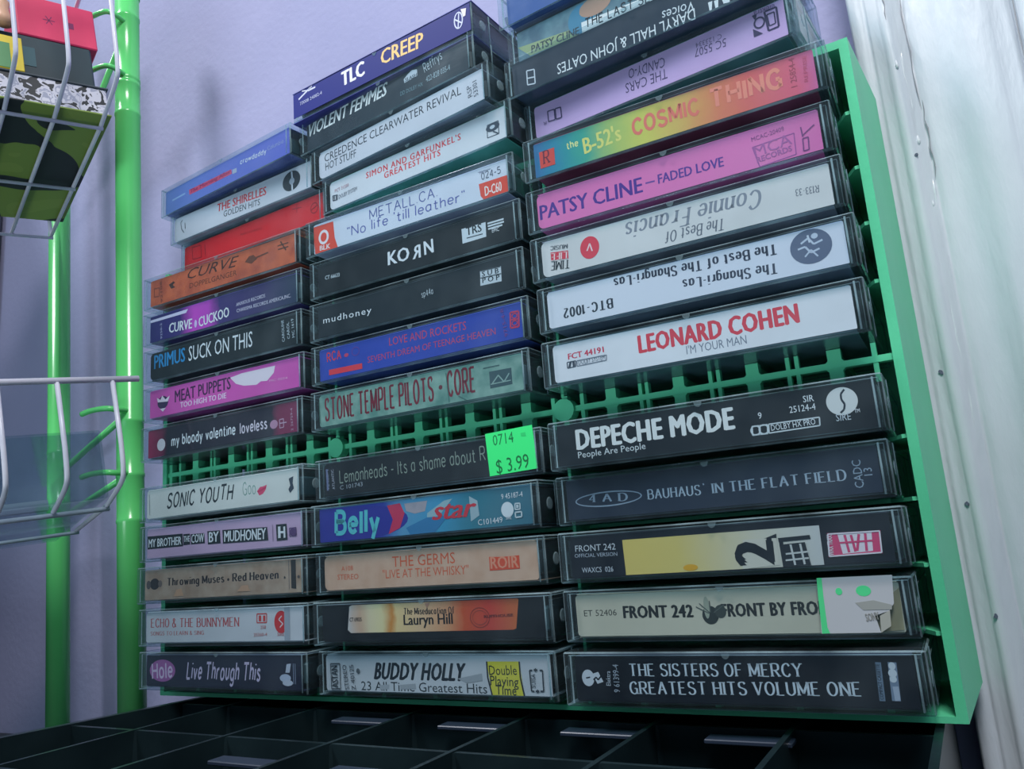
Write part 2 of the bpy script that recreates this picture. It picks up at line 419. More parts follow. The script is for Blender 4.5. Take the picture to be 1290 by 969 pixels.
def stroke_text(txt, style):
    serif = 'R' in style
    bold = 'B' in style or 'X' in style
    base = (1.6 if bold else 0.95) if not serif else (2.7 if bold else 1.9)
    if 'X' in style:
        base = 2.2
    thin = base * (0.38 if serif else 1.0)
    V, F = [], []
    x = 0.0
    for ci, ch in enumerate(txt):
        if ch == ' ':
            x += 4.2; continue
        if ch not in GL:
            x += 4; continue
        w_, ss = GL[ch]
        jx = 0.0 if serif else math.sin(ci * 2.3) * 0.35
        for sm, pts in ss:
            pts = [(a, b + jx) for a, b in pts]
            if sm:
                pts = smooth_path(pts, 3)
            elif len(pts) > 2:
                for q in range(len(pts) - 1):
                    v, f = ribbon([pts[q], pts[q + 1]], lambda dx, dy: thin + (base - thin) * abs(dy))
                    b0 = len(V); V += [(a + x, b) for a, b in v]; F += [tuple(i + b0 for i in g) for g in f]
                continue
            v, f = ribbon(pts, lambda dx, dy: thin + (base - thin) * abs(dy) ** 1.3 * (0.45 if serif and dx * dy > 0.05 and not sm else 1))
            b0 = len(V); V += [(a + x, b) for a, b in v]; F += [tuple(i + b0 for i in g) for g in f]
            if serif and not sm:
                for e in (pts[0], pts[-1]):
                    oth = pts[-1] if e is pts[0] else pts[0]
                    if abs(oth[1] - e[1]) > 3 and min(abs(e[1]), abs(e[1] - 10), abs(e[1] - 6.5), abs(e[1] + 3.2)) < .1:
                        if ch in 'AVWMNvw' and abs(e[1] - (10 if ch == 'A' else (0 if ch in 'VWvwN' else -9))) < .1 and ch not in 'N':
                            continue
                        yy = e[1] + (-0.25 if e[1] > 5 else 0.25)
                        l_, r_ = (1.5, 1.5) if not ch.islower() or e[1] < 1 else (1.3, 0.2)
                        b0 = len(V)
                        V += [(e[0] - l_ + x, yy - .3), (e[0] + r_ + x, yy - .3), (e[0] + r_ + x, yy + .3), (e[0] - l_ + x, yy + .3)]
                        F.append((b0, b0 + 1, b0 + 2, b0 + 3))
        x += w_ + (2.6 if not serif else 3.1) + (0.5 if bold else 0)
    return V, F, 10.0

# ------------------------------------------------------------------ data of the cassettes
# key, (x, y, z, turn), spine colour, card colour, spine width, height, round left, round right, single, label, printing, sticker
TAPES = [
 [(0,0),(-0.56,0.39,0.0,-0.7),('flat',(52,56,84)),(40,44,66),101,13.5,0,0,0,'dark indigo-spined cassette with a lilac oval and pale comic-style lettering,bottom of the left column',[('e',(176,104,172),-39.05,8.55,9.2,4.9),('t','Hole',-46.46,4.83,3.9,15.05,6.6,(232,205,236),'HB'),('t','Live Through This',-22.14,5.32,-0.0,47.96,7.0,(216,200,232),'HBI'),('p',(200,205,225),[(41.33,11.89),(43.77,12.14),(42.98,8.55),(40.54,8.52)]),('e',(190,200,225),40.48,6.36,3.2,1.6),('e',(200,205,225),41.83,4.47,3,1.2),('l',(150,160,190),0.3,[(46.2,12.16),(46.31,4.08)]),('l',(150,160,190),0.3,[(45.16,12.15),(45.28,4.06)])],None],
 [(0,1),(-0.22,0.41,19.48,0.21),('flat',(222,222,230)),(180,175,180),101,13.5,1,0,0,'white-spined cassette with small coral serif lettering and a red disc beside a clear tape strip',[('t','ECHO & THE BUNNYMEN',-47.47,8.65,-0.6,59.91,3.8,(205,92,98),'R'),('t','SONGS TO LEARN & SING',-47.38,4.92,-0.1,37.11,1.7,(205,110,110),'R'),('l',(215,70,70),0.5,[(23.29,12.97),(29.11,12.95),(29.04,9.32),(23.23,9.31),(23.29,12.97)]),('p',(215,70,70),[(24.37,12.31),(25.83,12.28),(25.79,9.89),(24.34,9.92)]),('p',(215,70,70),[(26.92,12.25),(28.37,12.22),(28.33,9.83),(26.88,9.87)]),('e',(220,40,50),37.58,9.4,4.0,4.6),('l',(240,220,225),0.5,[(37.99,11.86),(36.2,10.41),(38.62,8.63),(36.83,7.19)]),('t','258',25.38,6.76,1.2,3.25,1.4,(205,110,110),'S'),('t','25360-4',21.31,3.68,1.1,7.98,1.4,(205,110,110),'S'),('t','SIRE',35.34,3.76,1.2,3.86,1.4,(205,90,100),'S'),('p',(170,176,190),[(39.51,16.41),(42.66,16.68),(42.59,0.75),(39.47,0.66)])],None],
 [(0,2),(0.22,-0.57,38.97,0.7),('noise',(190,165,146),(168,138,118)),(120,100,90),101,13.5,0,0,0,'tan mottled cassette spine with small black serif lettering and dark dots at left',[('t','Throwing Muses',-34.39,7.94,-0.0,38.04,3.3,(52,44,48),'RB'),('e',(52,44,48),6.15,8.85,0.7,0.6),('t','Red Heaven',8.63,7.95,0.0,28.2,3.3,(52,44,48),'RB'),('e',(52,44,48),-43.44,9.03,3.4,2.6),('e',(95,84,84),-47.81,8.79,1.6,2.0),('e',(120,104,100),-39.55,9.0,1.4,1.6),('p',(52,48,50),[(44.01,15.38),(46.78,15.22),(46.78,3.27),(44.05,3.63)]),('l',(120,110,110),0.3,[(42.8,15.45),(42.83,3.18)]),('e',(70,60,60),40.35,8.16,0.5,0.5),('e',(90,80,80),48.29,8.16,0.7,0.6),('p',(205,160,130),[(-29.88,2.82),(-27.83,5.89),(-24.72,6.17),(-23.03,2.85)]),('p',(200,156,128),[(11.81,3.39),(14.65,5.87),(18.37,5.97),(19.81,3.34)])],None],
 [(0,3),(0.05,0.22,58.45,0.47),('flat',(205,172,205)),(150,120,150),101,13.5,0,0,0,'lilac-spined cassette with white cut-out letters on ragged black patches in the left column',[('p',(22,32,40),[(-50.66,12.24),(-25.12,11.83),(-24.63,5.92),(-50.28,6.01)]),('t','MY BROTHER',-49.63,6.98,-0.3,23.72,4.0,(225,226,232),'B'),('p',(22,32,40),[(-24.69,11.51),(-20.07,11.46),(-19.82,6.44),(-24.43,6.32)]),('t','THE',-24.23,7.85,0.0,3.98,2.8,(225,226,232),'B'),('p',(22,32,40),[(-19.65,11.15),(-10.18,11.01),(-9.76,6.32),(-19.2,6.4)]),('t','COW',-19.0,7.08,-0.3,8.63,4.0,(225,226,232),'B'),('p',(22,32,40),[(-8.15,11.69),(0.26,11.47),(0.64,5.62),(-7.74,5.64)]),('t','BY',-7.13,6.55,-0.3,6.59,4.8,(225,226,232),'B'),('p',(22,32,40),[(1.84,11.49),(29.96,10.68),(30.58,4.91),(2.21,5.38)]),('t','MUDHONEY',3.0,6.13,-1.3,26.14,5.0,(225,226,232),'B'),('p',(22,32,40),[(35.24,11.31),(41.5,11.21),(42.04,4.37),(35.63,4.3)]),('p',(225,226,232),[(36.48,10.31),(37.92,10.33),(37.98,5.42),(36.55,5.4)]),('p',(225,226,232),[(37.87,8.26),(40.01,8.23),(39.98,7.34),(37.85,7.36)]),('p',(225,226,232),[(39.7,10.06),(40.76,10.11),(40.82,5.35),(39.76,5.3)]),('l',(90,60,110),0.4,[(43.22,9.15),(47.08,9.11),(47.16,5.79),(43.31,5.81),(43.22,9.15)]),('e',(90,60,110),45.28,7.46,2,1.5),('l',(110,90,120),0.3,[(33.25,11.47),(33.47,4.45)])],None],
 [(0,4),(-0.39,-0.34,77.34,-0.08),('flat',(222,220,216)),(170,168,165),101,13.5,1,0,0,'white-spined cassette with black handwritten-style lettering and a pink lipstick kiss',[('t','SONIC YOUTH',-35.77,5.78,0.3,46.52,6.6,(40,48,56),'HBI'),('t','Goo',16.21,6.85,1.9,8.25,5.6,(128,160,150),'H'),('p',(222,70,110),[(25.22,7.85),(27.14,9.53),(29.02,9.61),(31.27,10.17),(30.87,8.35),(28.96,6.42),(26.7,5.84)]),('l',(170,30,70),0.4,[(25.79,7.53),(28.24,8.08),(30.88,9.15)]),('p',(50,60,75),[(44.66,11.41),(47.37,12.16),(46.93,9.34),(47.58,6.94),(45.39,5.08),(44.36,6.74),(45.48,8.45)]),('l',(130,140,140),0.4,[(-49.02,13.41),(-48.31,3.38)])],None],
 [(0,5),(-0.34,-0.08,107.03,0.18),('ramp',[(0,(150,40,80)),(0.1,(110,34,66)),(0.14,(32,30,44)),(0.84,(36,30,48)),(0.88,(120,36,72)),(1,(130,45,82))]),(40,24,36),101,13.5,0,0,0,'black-spined cassette with burgundy ends and white lowercase letters,above the gap',[('e',(215,208,215),-40.74,7.42,3.0,3.0),('t','my bloody valentine',-33.23,5.85,0.0,44.6,4.8,(225,226,232),'HB'),('t','loveless',14.26,5.49,0.7,17.39,4.8,(220,205,220),'HB'),('e',(180,130,160),35.78,6.8,2.4,2.0),('l',(190,150,175),0.4,[(39.29,8.41),(41.69,8.5),(41.74,4.75),(39.35,4.64),(39.29,8.41)]),('l',(190,150,175),0.5,[(39.25,6.75),(43.58,6.69)]),('t','2 26759-4',47.44,2.43,91.8,10.12,1.3,(190,150,175),'S')],None],
 [(0,6),(0.21,0.59,127.02,0.7),('flat',(214,88,178)),(140,50,120),101,13.5,0,0,0,'magenta-spined cassette with a torn white paper patch at upper right',[('p',(232,214,226),[(6.58,13.06),(13.9,13.93),(23.46,13.9),(35.54,13.85),(34.56,10.59),(30.36,7.64),(26.5,8.06),(23.67,6.92),(15.45,7.81),(10.31,9.6)]),('t','MEAT PUPPETS',-32.05,7.22,0.8,39.08,6.2,(70,24,74),'B'),('t','TOO HIGH TO DIE',-28.08,3.92,-0.2,32.14,2.8,(238,205,230),'B'),('e',(60,40,80),-40.8,8.57,4.0,3.2),('p',(235,215,230),[(-45.3,11.52),(-42.67,10.11),(-41.24,12.13),(-38.99,9.78),(-35.73,11.26),(-37.14,8.5),(-44.5,9.14)]),('p',(235,215,230),[(-42.95,5.66),(-38.55,5.5),(-40.71,3.84)]),('t','MC 0254',31.88,6.82,-2.0,11.03,1.1,(236,170,214),'S')],None],
 [(0,7),(0.34,-0.02,146.5,0.11),('flat',(30,40,48)),(26,34,40),101,13.5,2,0,0,'black-spined cassette with lettering in sky blue then white,in the left column',[('t','PRIMUS',-47.83,7.22,-0.1,23.39,7.4,(40,138,198),'B'),('t','SUCK ON THIS',-21.91,6.72,-1.3,43.96,7.8,(225,226,232),'S'),('t','CAROLINE',42.62,4.08,92.8,10.26,1.6,(190,200,210),'S'),('t','CAROL',45.82,4.83,92.9,7.89,1.6,(190,200,210),'S'),('t','MC 1619',48.82,4.92,94.2,8.85,1.6,(190,200,210),'S')],None],
 [(0,8),(0.23,0.07,165.99,0.7),('ramp',[(0,(40,34,104)),(0.22,(52,36,110)),(0.32,(196,70,190)),(0.42,(186,66,186)),(0.5,(60,44,110)),(0.8,(58,50,96)),(1,(40,56,80))]),(50,40,90),101,13.5,0,0,0,'violet-blue spined cassette with a magenta glow behind its white capitals',[('p',(214,206,232),[(-50.45,13.69),(-22.24,13.94),(-23.66,12.21),(-50.41,12.37)]),('t','CURVE',-36.33,4.34,-3.0,17.06,5.2,(225,226,232),'B'),('e',(214,190,232),-16.65,5.18,0.9,2.0),('t','CUCKOO',-14.35,2.96,2.9,21.22,5.2,(225,226,232),'B'),('t','ANXIOUS RECORDS',11.51,7.91,1.2,19.02,1.8,(214,206,226),'S'),('t','CHARISMA RECORDS AMERICA,INC.',11.81,4.8,-0.1,34.66,1.8,(214,206,226),'S'),('t','9250-2',-41.12,2.46,93.7,8.26,1.4,(180,176,214),'S')],None],
 [(0,9),(-0.56,0.54,185.47,0.68),('noise',(208,98,56),(176,74,44)),(120,50,30),101,13.5,0,0,0,'burnt-orange spined cassette with dark slanted capitals at the top row of the left column',[('t','CURVE',-22.57,10.26,-2.5,36.2,5.6,(72,34,24),'I'),('t','DOPPELGANGER',-21.07,5.13,-1.4,33.3,2.8,(92,44,28),'S'),('p',(70,38,28),[(-36.6,10.65),(-33.25,11.72),(-31.75,10.84),(-33.6,9.96),(-31.72,8.21),(-34.69,8.11)]),('p',(110,56,36),[(17.74,9.43),(20.56,11.71),(23.5,11.71),(25.9,9.14),(22.14,7.61)]),('l',(110,56,36),0.8,[(23.47,9.75),(33.12,10.51)]),('l',(90,50,34),0.5,[(39.14,12.14),(45.97,12.07)]),('l',(90,50,34),0.5,[(39.42,10.37),(45.92,10.15)]),('l',(90,50,34),0.7,[(41.06,13.83),(44.35,8.87)]),('l',(130,60,40),0.4,[(-47.64,11.07),(-43.8,10.72),(-43.7,6.2),(-47.54,6.53),(-47.64,11.07)]),('t','92108',-40.98,2.44,94.8,11.48,1.6,(120,56,38),'S')],None],
 [(0,10),(0.2,19.5,211.2,-2.4),('flat',(222,38,48)),(60,40,46),106,13.5,1,0,0,'plain scarlet-spined cassette lying at the bottom of the left pile on top of the rack',[('l',(150,20,34),0.5,[(-46.79,13.92),(-39.36,13.26),(-38.66,6.27),(-46.05,6.86),(-46.79,13.92)]),('l',(150,20,34),0.5,[(-36.03,12.8),(-35.35,6.29)]),('t','RECORDS',-7.24,9.69,-4.1,16.35,1.2,(150,24,36),'S'),('l',(150,20,34),0.35,[(31.06,12.69),(37.71,11.93)]),('l',(150,20,34),0.35,[(34.47,14.59),(34.33,10.03)]),('ring',(150,20,34),46.32,8.91,2.6,2.8,0.4),('l',(150,20,34),0.4,[(44.14,8.33),(48.5,9.89)])],None],
 [(0,11),(-5.6,17.2,228.45,-2.2),('flat',(216,214,224)),(120,120,135),105,13.5,2,0,0,'white-spined cassette with red and black capitals and a black record emblem,left pile',[('t','THE SHIRELLES',-16.79,9.25,-2.7,38.02,4.7,(224,60,66),'B'),('t','GOLDEN HITS',-11.66,4.95,-3.3,28.09,3.5,(48,56,66),'S'),('e',(34,40,50),39.29,9.04,6.2,5.2),('e',(170,172,186),39.63,8.8,1.8,1.8),('p',(216,214,224),[(39.08,13.98),(40.12,13.9),(40.37,10.4),(39.33,10.6)]),('p',(216,214,224),[(39.24,7.09),(40.27,6.89),(40.34,3.6),(39.32,3.79)]),('l',(60,70,80),0.4,[(-45.71,13.11),(-47.19,12.09),(-46.5,8.29),(-44.34,5.51)]),('l',(60,70,80),0.5,[(-43.55,11.03),(-43.3,7.37)])],None],
 [(0,12),(-11.8,13.0,245.7,-5.0),('ramp',[(0,(112,138,204)),(0.5,(108,122,206)),(1,(98,106,200))]),(60,70,120),104,13.5,0,0,0,'periwinkle-blue spined cassette with a pink lettered strip,top of the left pile',[('l',(150,180,225),1.0,[(-45.89,8.62),(-33.88,8.91)]),('p',(214,84,120),[(-30.27,9.73),(6.7,8.96),(7.09,6.35),(-29.79,6.7)]),('t','The Morning After',-29.34,7.41,-0.4,35.61,2.2,(150,40,90),'B'),('p',(170,180,205),[(7.51,8.4),(11.17,8.22),(11.14,5.76),(7.69,5.86)]),('t','crowdaddy',14.0,9.14,-3.3,20.69,2.6,(220,224,240),'HB'),('t','Columbia',35.82,8.85,-0.8,11.9,2.2,(170,180,220),'H')],None],
 [(1,0),(112.67,1.07,0.0,-0.43),('flat',(202,206,214)),(110,115,120),103,13.5,1,0,0,'white-spined cassette with a yellow three-line patch and worn black capitals,bottom of the middle column',[('t','BUDDY HOLLY',-26.88,6.37,-0.1,43.53,6.4,(42,50,60),'BXI'),('t','23 All Time Greatest Hits',-33.34,2.14,0.0,58.45,3.5,(50,58,66),'S'),('p',(170,175,183),[(-24.18,4.1),(-19.21,4.49),(-19.51,2.8),(-23.86,2.41)]),('p',(165,170,178),[(-14.14,4.43),(-6.64,5.01),(-6.47,3.06),(-13.84,2.77)]),('p',(160,166,174),[(12.57,7.07),(23.36,9.01),(23.43,6.51),(16.59,5.54)]),('p',(216,206,70),[(25.74,13.12),(39.22,13.17),(40.35,1.38),(27.16,1.34)]),('l',(40,44,50),0.6,[(25.74,13.12),(25.74,7.61),(27.16,1.34)]),('l',(40,44,50),0.6,[(39.22,13.17),(39.25,7.79),(40.35,1.38)]),('t','Double',26.52,8.55,0.7,11.45,3.4,(44,48,44),'S'),('t','Playing',26.68,5.14,-1.7,11.63,3.4,(44,48,44),'S'),('t','Time',28.79,2.01,-1.1,8.41,3.4,(44,48,44),'S'),('l',(60,66,76),0.5,[(44.33,10.28),(43.17,10.27),(43.37,3.37),(44.53,3.4)]),('l',(60,66,76),0.5,[(47.15,10.31),(48.3,10.32),(48.15,3.47),(46.84,3.44)]),('t','SUISA',45.12,4.44,86.8,4.62,1.7,(60,66,76),'S'),('l',(60,66,76),0.5,[(44.85,10.42),(46.34,10.44)]),('l',(60,66,76),0.5,[(45.64,10.98),(45.54,9.88)]),('l',(60,66,76),0.5,[(45.03,3.41),(46.51,3.44)]),('l',(60,66,76),0.5,[(45.82,3.97),(45.72,2.87)]),('l',(60,66,76),0.4,[(-48.93,12.01),(-44.01,12.04),(-43.97,2.48),(-48.64,2.38),(-48.93,12.01)]),('t','ASTAN',-45.05,2.93,92.2,8.47,3.4,(44,52,62),'B'),('t','STEREO',-39.37,2.41,98.1,9.42,2.2,(60,66,76),'S'),('t','Z 40125',-35.91,2.32,96.5,9.5,2.2,(60,66,76),'S'),('e',(90,96,104),-34.5,9.41,0.9,0.9)],None],
 [(1,1),(113.81,-1.57,19.48,0.7),('flat',(26,28,40)),(24,24,34),101,13.5,0,0,0,'black-inlaid cassette whose smaller spine label fades from cream to fiery orange',[('rampp',[(0,(210,205,205)),(0.08,(214,176,150)),(0.14,(232,214,178)),(0.22,(236,220,170)),(0.28,(214,140,66)),(0.31,(236,206,150)),(0.45,(230,190,150)),(0.62,(216,150,110)),(0.7,(206,86,50)),(0.85,(206,70,60)),(1,(206,110,60))],[(-36.33,14.75),(-35.02,15.36),(40.21,15.52),(40.66,14.86),(38.96,5.08),(37.74,4.67),(-35.92,4.65),(-37.48,5.8)]),('t','The Miseducation Of',-9.52,11.01,-0.4,22.88,2.3,(48,40,40),'RB'),('t','Lauryn Hill',-9.94,7.17,0.0,22.49,4.0,(40,32,34),'B'),('t','CT 69035',-36.37,8.97,0.3,6.15,1.6,(40,36,40),'B'),('ring',(150,60,50),24.25,9.12,4.2,3.6,0.3),('ring',(160,70,60),24.25,9.12,3.2,2.6,0.2),('t','RUFFHOUSE',26.01,8.93,1.4,12.13,1.0,(110,40,40),'B'),('p',(190,140,120),[(0.28,14.87),(2.79,15.09),(1.32,13.16)])],None],
 [(1,2),(112.43,0.71,38.97,-0.7),('noise',(222,182,158),(212,168,142)),(150,120,104),101,13.5,2,1,0,'peach-spined cassette with thin orange-red capitals and an orange block logo at right',[('t','THE GERMS',-14.79,9.42,-0.2,29.92,4.3,(222,100,66),'S'),('t','"LIVE AT THE WHISKY"',-19.87,5.24,-0.2,40.89,3.4,(222,106,74),'S'),('t','A108',-41.4,9.2,0.2,6.3,2.0,(222,106,74),'S'),('t','STEREO',-43.6,5.8,-0.8,11.21,2.2,(222,106,74),'S'),('p',(226,80,48),[(30.28,10.74),(35.99,10.41),(43.02,10.59),(42.95,5.92),(30.23,5.82)]),('t','ROIR',30.65,6.47,-0.5,11.99,4.4,(236,150,120),'B')],None],
 [(1,3),(112.43,-1.11,58.45,-0.29),('ramp',[(0,(46,50,150)),(0.3,(44,52,160)),(0.34,(46,60,160)),(0.42,(90,150,190)),(0.6,(60,150,190)),(0.75,(46,120,140)),(1,(60,110,130))]),(30,70,90),101,13.5,0,0,0,'teal and deep-blue spined cassette with curly aqua script and a red wavy word',[('e',(46,48,148),-26.51,8.14,22,7.4),('p',(200,50,90),[(-14.63,13.83),(-8.13,14.22),(-6.1,10.15),(-8.69,4.7),(-14.41,2.7),(-12.01,8.2)]),('p',(170,160,170),[(-6.08,13.87),(5.03,13.98),(3.78,10.1),(-1.26,9.57),(-5.24,10.88)]),('p',(150,180,190),[(4.72,9.22),(12.83,13.25),(16.71,13.68),(10.52,7.94),(4.35,3.71)]),('p',(160,180,190),[(24.28,13.89),(27.83,11.86),(28.32,6.45),(24.48,4.47)]),('p',(50,120,170),[(-5.63,4.47),(4.61,7.65),(14.35,7.62),(8.15,1.85),(-3.78,1.54)]),('t','Belly',-42.47,5.07,-2.6,23.83,8.6,(90,190,200),'HX'),('t','star',6.9,6.43,-0.2,20.5,7.4,(206,50,66),'IB'),('e',(222,226,232),40.44,7.45,2.6,2.8),('t','C101449',27.58,2.85,1.3,10.54,2.2,(225,226,232),'S'),('t','9 45187-4',38.29,11.34,1.3,8.96,2.0,(225,226,232),'S'),('l',(205,214,220),0.5,[(43.75,9.33),(45.83,9.29),(45.74,7.21),(43.66,7.25),(43.75,9.33)]),('p',(205,214,220),[(44.23,8.84),(45.27,8.82),(45.17,7.71),(44.22,7.72)]),('l',(205,214,220),0.5,[(43.65,6.21),(46.26,6.28),(46.19,4.51),(43.67,4.42),(43.65,6.21)]),('t','SIRE',39.61,4.01,-1.0,2.28,1.4,(225,226,232),'S')],None],
 [(1,4),(114.03,1.11,77.34,0.28),('flat',(34,38,48)),(30,34,42),101,13.5,2,0,0,'black-spined cassette with thin chalky handwriting,marked down by a bright green price sticker',[('t','Lemonheads - Its a shame about R',-42.12,6.63,0.9,71.65,5.2,(140,150,140),'H'),('t','C 101743',-42.01,3.84,1.6,12.11,1.8,(150,155,165),'S'),('t','92460-4',-47.73,4.41,92.4,8.67,1.6,(150,155,175),'S'),('l',(110,115,150),0.9,[(-49.02,13.17),(-48.66,4.15)]),('t','ATLANTIC',-44.73,4.37,94.0,8.4,1.4,(170,170,185),'S')],[('p',(60,226,126),[(30.96,17.28),(51.0,18.03),(51.94,2.13),(31.87,1.37)]),('t','0714',34.22,12.45,1.8,8.8,4.2,(34,120,72),'S'),('t','$ 3.99',34.98,1.96,3.7,13.81,5.4,(30,110,66),'S'),('p',(50,196,110),[(46.09,15.71),(48.02,15.75),(48.24,14.34),(46.33,14.44)])]],
 [(1,5),(112.43,0.33,107.03,-0.59),('noise',(134,166,154),(84,128,118)),(46,84,78),101,13.5,1,0,0,'mottled grey-green spined cassette with tall condensed maroon serif capitals above the empty gap',[('t','STONE TEMPLE PILOTS',-47.54,4.29,0.0,57.59,9.2,(118,30,48),'RB'),('e',(110,50,60),13.39,8.77,0.9,0.9),('t','CORE',16.3,4.79,-0.6,13.03,9.4,(118,30,48),'RB'),('p',(52,78,84),[(36.08,10.98),(45.84,10.85),(45.84,4.63),(36.1,4.5)]),('l',(134,160,154),0.5,[(37.18,6.26),(40.01,8.99),(42.33,6.03),(44.77,8.96)]),('l',(134,160,154),0.4,[(36.42,6.06),(45.25,6.16)]),('l',(60,90,90),0.4,[(33.58,12.73),(40.78,12.73)]),('l',(60,110,100),0.4,[(16.36,13.97),(17.11,2.18)]),('l',(60,100,95),0.3,[(21.56,3.95),(25.21,0.91)]),('l',(70,110,100),0.4,[(-50.62,12.79),(-50.23,3.58)])],None],
 [(1,6),(113.47,0.64,127.02,-0.03),('flat',(48,70,168)),(40,56,120),101,13.5,0,0,0,'royal-blue spined cassette with thin crimson two-line lettering',[('t','LOVE AND ROCKETS',-12.23,10.43,-1.2,37.91,3.6,(190,60,100),'S'),('t','SEVENTH DREAM OF TEENAGE HEAVEN',-23.9,5.22,-0.1,62.67,2.8,(186,62,104),'S'),('t','RCA',-46.28,9.65,2.6,8.11,3.8,(214,52,74),'HB'),('e',(190,60,100),-35.33,10.78,1.2,0.8),('ring',(90,60,150),-30.2,11.46,2.2,2.0,0.4),('l',(218,54,70),2.4,[(-45.26,4.83),(-26.88,4.49)]),('l',(190,50,90),0.7,[(45.8,12.16),(49.39,12.0),(49.04,6.08),(45.46,6.2),(45.8,12.16)]),('l',(190,50,90),0.5,[(45.55,9.27),(49.21,8.96)]),('ring',(190,50,90),47.54,10.47,1.3,1.1,0.4),('ring',(190,50,90),47.39,7.72,1.3,1.1,0.4),('t','9715-4-R',44.18,3.38,96.3,11.5,1.6,(120,60,140),'S')],None],
 [(1,7),(113.04,0.68,146.5,-0.13),('flat',(36,46,56)),(28,36,44),101,13.5,0,0,0,'charcoal-spined cassette with tiny spaced white lowercase lettering and a white square logo at right',[('t','mudhoney',-47.53,7.85,-2.0,27.03,3.0,(225,226,232),'W'),('t','sp44a',5.83,7.79,3.7,5.73,2.6,(200,206,214),'H'),('p',(196,202,210),[(34.24,12.22),(43.72,11.89),(43.56,5.81),(33.94,6.16)]),('t','S U B',34.94,9.63,-1.9,7.68,2.2,(36,44,52),'B'),('t','P O P',34.91,7.06,-3.1,7.84,2.2,(36,44,52),'B'),('l',(36,44,52),0.4,[(34.18,9.24),(43.55,8.83)]),('l',(36,44,52),0.3,[(34.4,12.02),(43.52,11.7)])],None],
 [(1,8),(113.41,0.89,165.99,-0.27),('flat',(24,32,40)),(20,26,32),101,13.5,0,0,0,'black-spined cassette with four chunky white capitals,the third reversed,and a white logo block',[('t','KO',-11.18,6.27,-1.3,11.38,6.2,(225,226,232),'B'),('tm','R',1.8,5.6,-0.5,4.23,6.0,(225,226,232),'B'),('t','N',7.85,5.95,1.6,4.76,6.2,(225,226,232),'B'),('p',(206,212,220),[(26.54,12.14),(37.88,11.99),(37.75,5.94),(26.64,5.94)]),('t','TRS',28.55,8.75,-0.2,7.42,3.6,(30,38,46),'B'),('l',(40,48,56),0.4,[(28.66,7.73),(36.24,7.5)]),('l',(206,212,220),0.7,[(38.72,11.09),(46.1,10.99)]),('l',(206,212,220),0.7,[(38.81,9.92),(46.17,9.83)]),('l',(206,212,220),0.7,[(38.89,8.74),(45.36,8.67)]),('t','EPIC',40.55,6.82,-1.2,3.22,1.6,(225,226,232),'S'),('t','CT 66633',-46.31,8.3,-3.3,8.51,1.8,(190,198,206),'B')],None],
 [(1,9),(112.43,0.13,185.47,-0.18),('flat',(216,218,232)),(120,124,150),101,13.5,0,0,0,'white home-recorded cassette with blue ballpoint handwriting between two orange-red label ends',[('p',(226,76,58),[(-50.68,14.65),(-38.91,14.39),(-38.3,6.6),(-36.74,-0.08),(-49.97,0.73),(-50.7,7.1)]),('ring',(236,222,226),-44.74,8.51,3.0,3.4,1.2),('t','BLK',-47.3,2.66,-3.1,6.3,2.4,(240,220,220),'B'),('t','METALL.CA.',-18.32,9.52,0.1,35.79,4.2,(90,96,158),'H'),('t','"No life \'till leather"',-31.07,5.02,-0.9,61.64,4.2,(96,100,168),'H'),('p',(226,76,58),[(37.47,8.67),(50.73,8.56),(50.5,1.79),(39.19,1.29),(37.98,3.48)]),('t','D-C60',39.96,2.89,-0.1,7.78,4.2,(245,225,220),'B'),('t','024-5',38.88,10.09,1.4,8.95,2.8,(60,66,90),'H'),('l',(170,174,190),0.3,[(37.5,13.73),(43.39,13.56)]),('t','NO',38.27,12.82,-0.6,2.76,1.2,(150,150,180),'S')],None],
 [(1,10),(111.3,8.7,211.2,-4.7),('flat',(222,220,226)),(40,96,84),101,13.5,2,0,0,'white-spined cassette with bright red two-line capitals,bottom of the middle pile',[('t',"SIMON AND GARFUNKEL'S",-26.99,9.89,-1.1,54.85,3.1,(222,64,72),'BW'),('t','GREATEST HITS',-15.98,6.14,-0.8,32.63,3.1,(222,64,72),'BW'),('l',(60,70,84),0.4,[(41.54,9.95),(47.1,9.93),(46.97,4.27),(41.26,4.47),(41.54,9.95)]),('e',(54,64,80),44.19,8.27,3.4,1.9),('e',(200,205,215),44.01,8.34,1.3,0.8),('l',(60,70,84),0.6,[(44.2,6.3),(46.63,4.56)]),('l',(60,66,80),0.5,[(-48.77,8.46),(-45.62,8.02),(-45.73,5.69),(-48.61,6.02),(-48.77,8.46)]),('p',(60,66,80),[(-48.13,7.95),(-47.34,7.89),(-47.41,6.23),(-48.07,6.34)]),('p',(60,66,80),[(-46.68,7.87),(-46.03,7.76),(-46.1,6.1),(-46.76,6.22)]),('t','DOLBY SYSTEM',-44.68,5.74,2.1,11.85,2.0,(90,96,110),'S'),('t','PCT 31350',-47.13,9.7,0.9,9.12,1.6,(180,120,130),'S')],None],
 [(1,11),(104.8,6.8,228.45,-6.9),('flat',(214,212,222)),(90,96,110),101,13.5,3,0,0,'white-spined cassette with black two-line capitals,second from the bottom of the middle pile',[('t','CREEDENCE CLEARWATER REVIVAL',-46.48,9.54,-0.5,85.33,4.2,(44,50,62),'S'),('t','HOT STUFF',-46.14,5.14,-1.6,21.21,4.0,(44,50,62),'S'),('t','RSP',44.53,5.47,95.6,5.45,2.4,(64,68,84),'S'),('t','53301',47.57,4.58,92.9,7.08,2.4,(64,68,84),'S')],None],
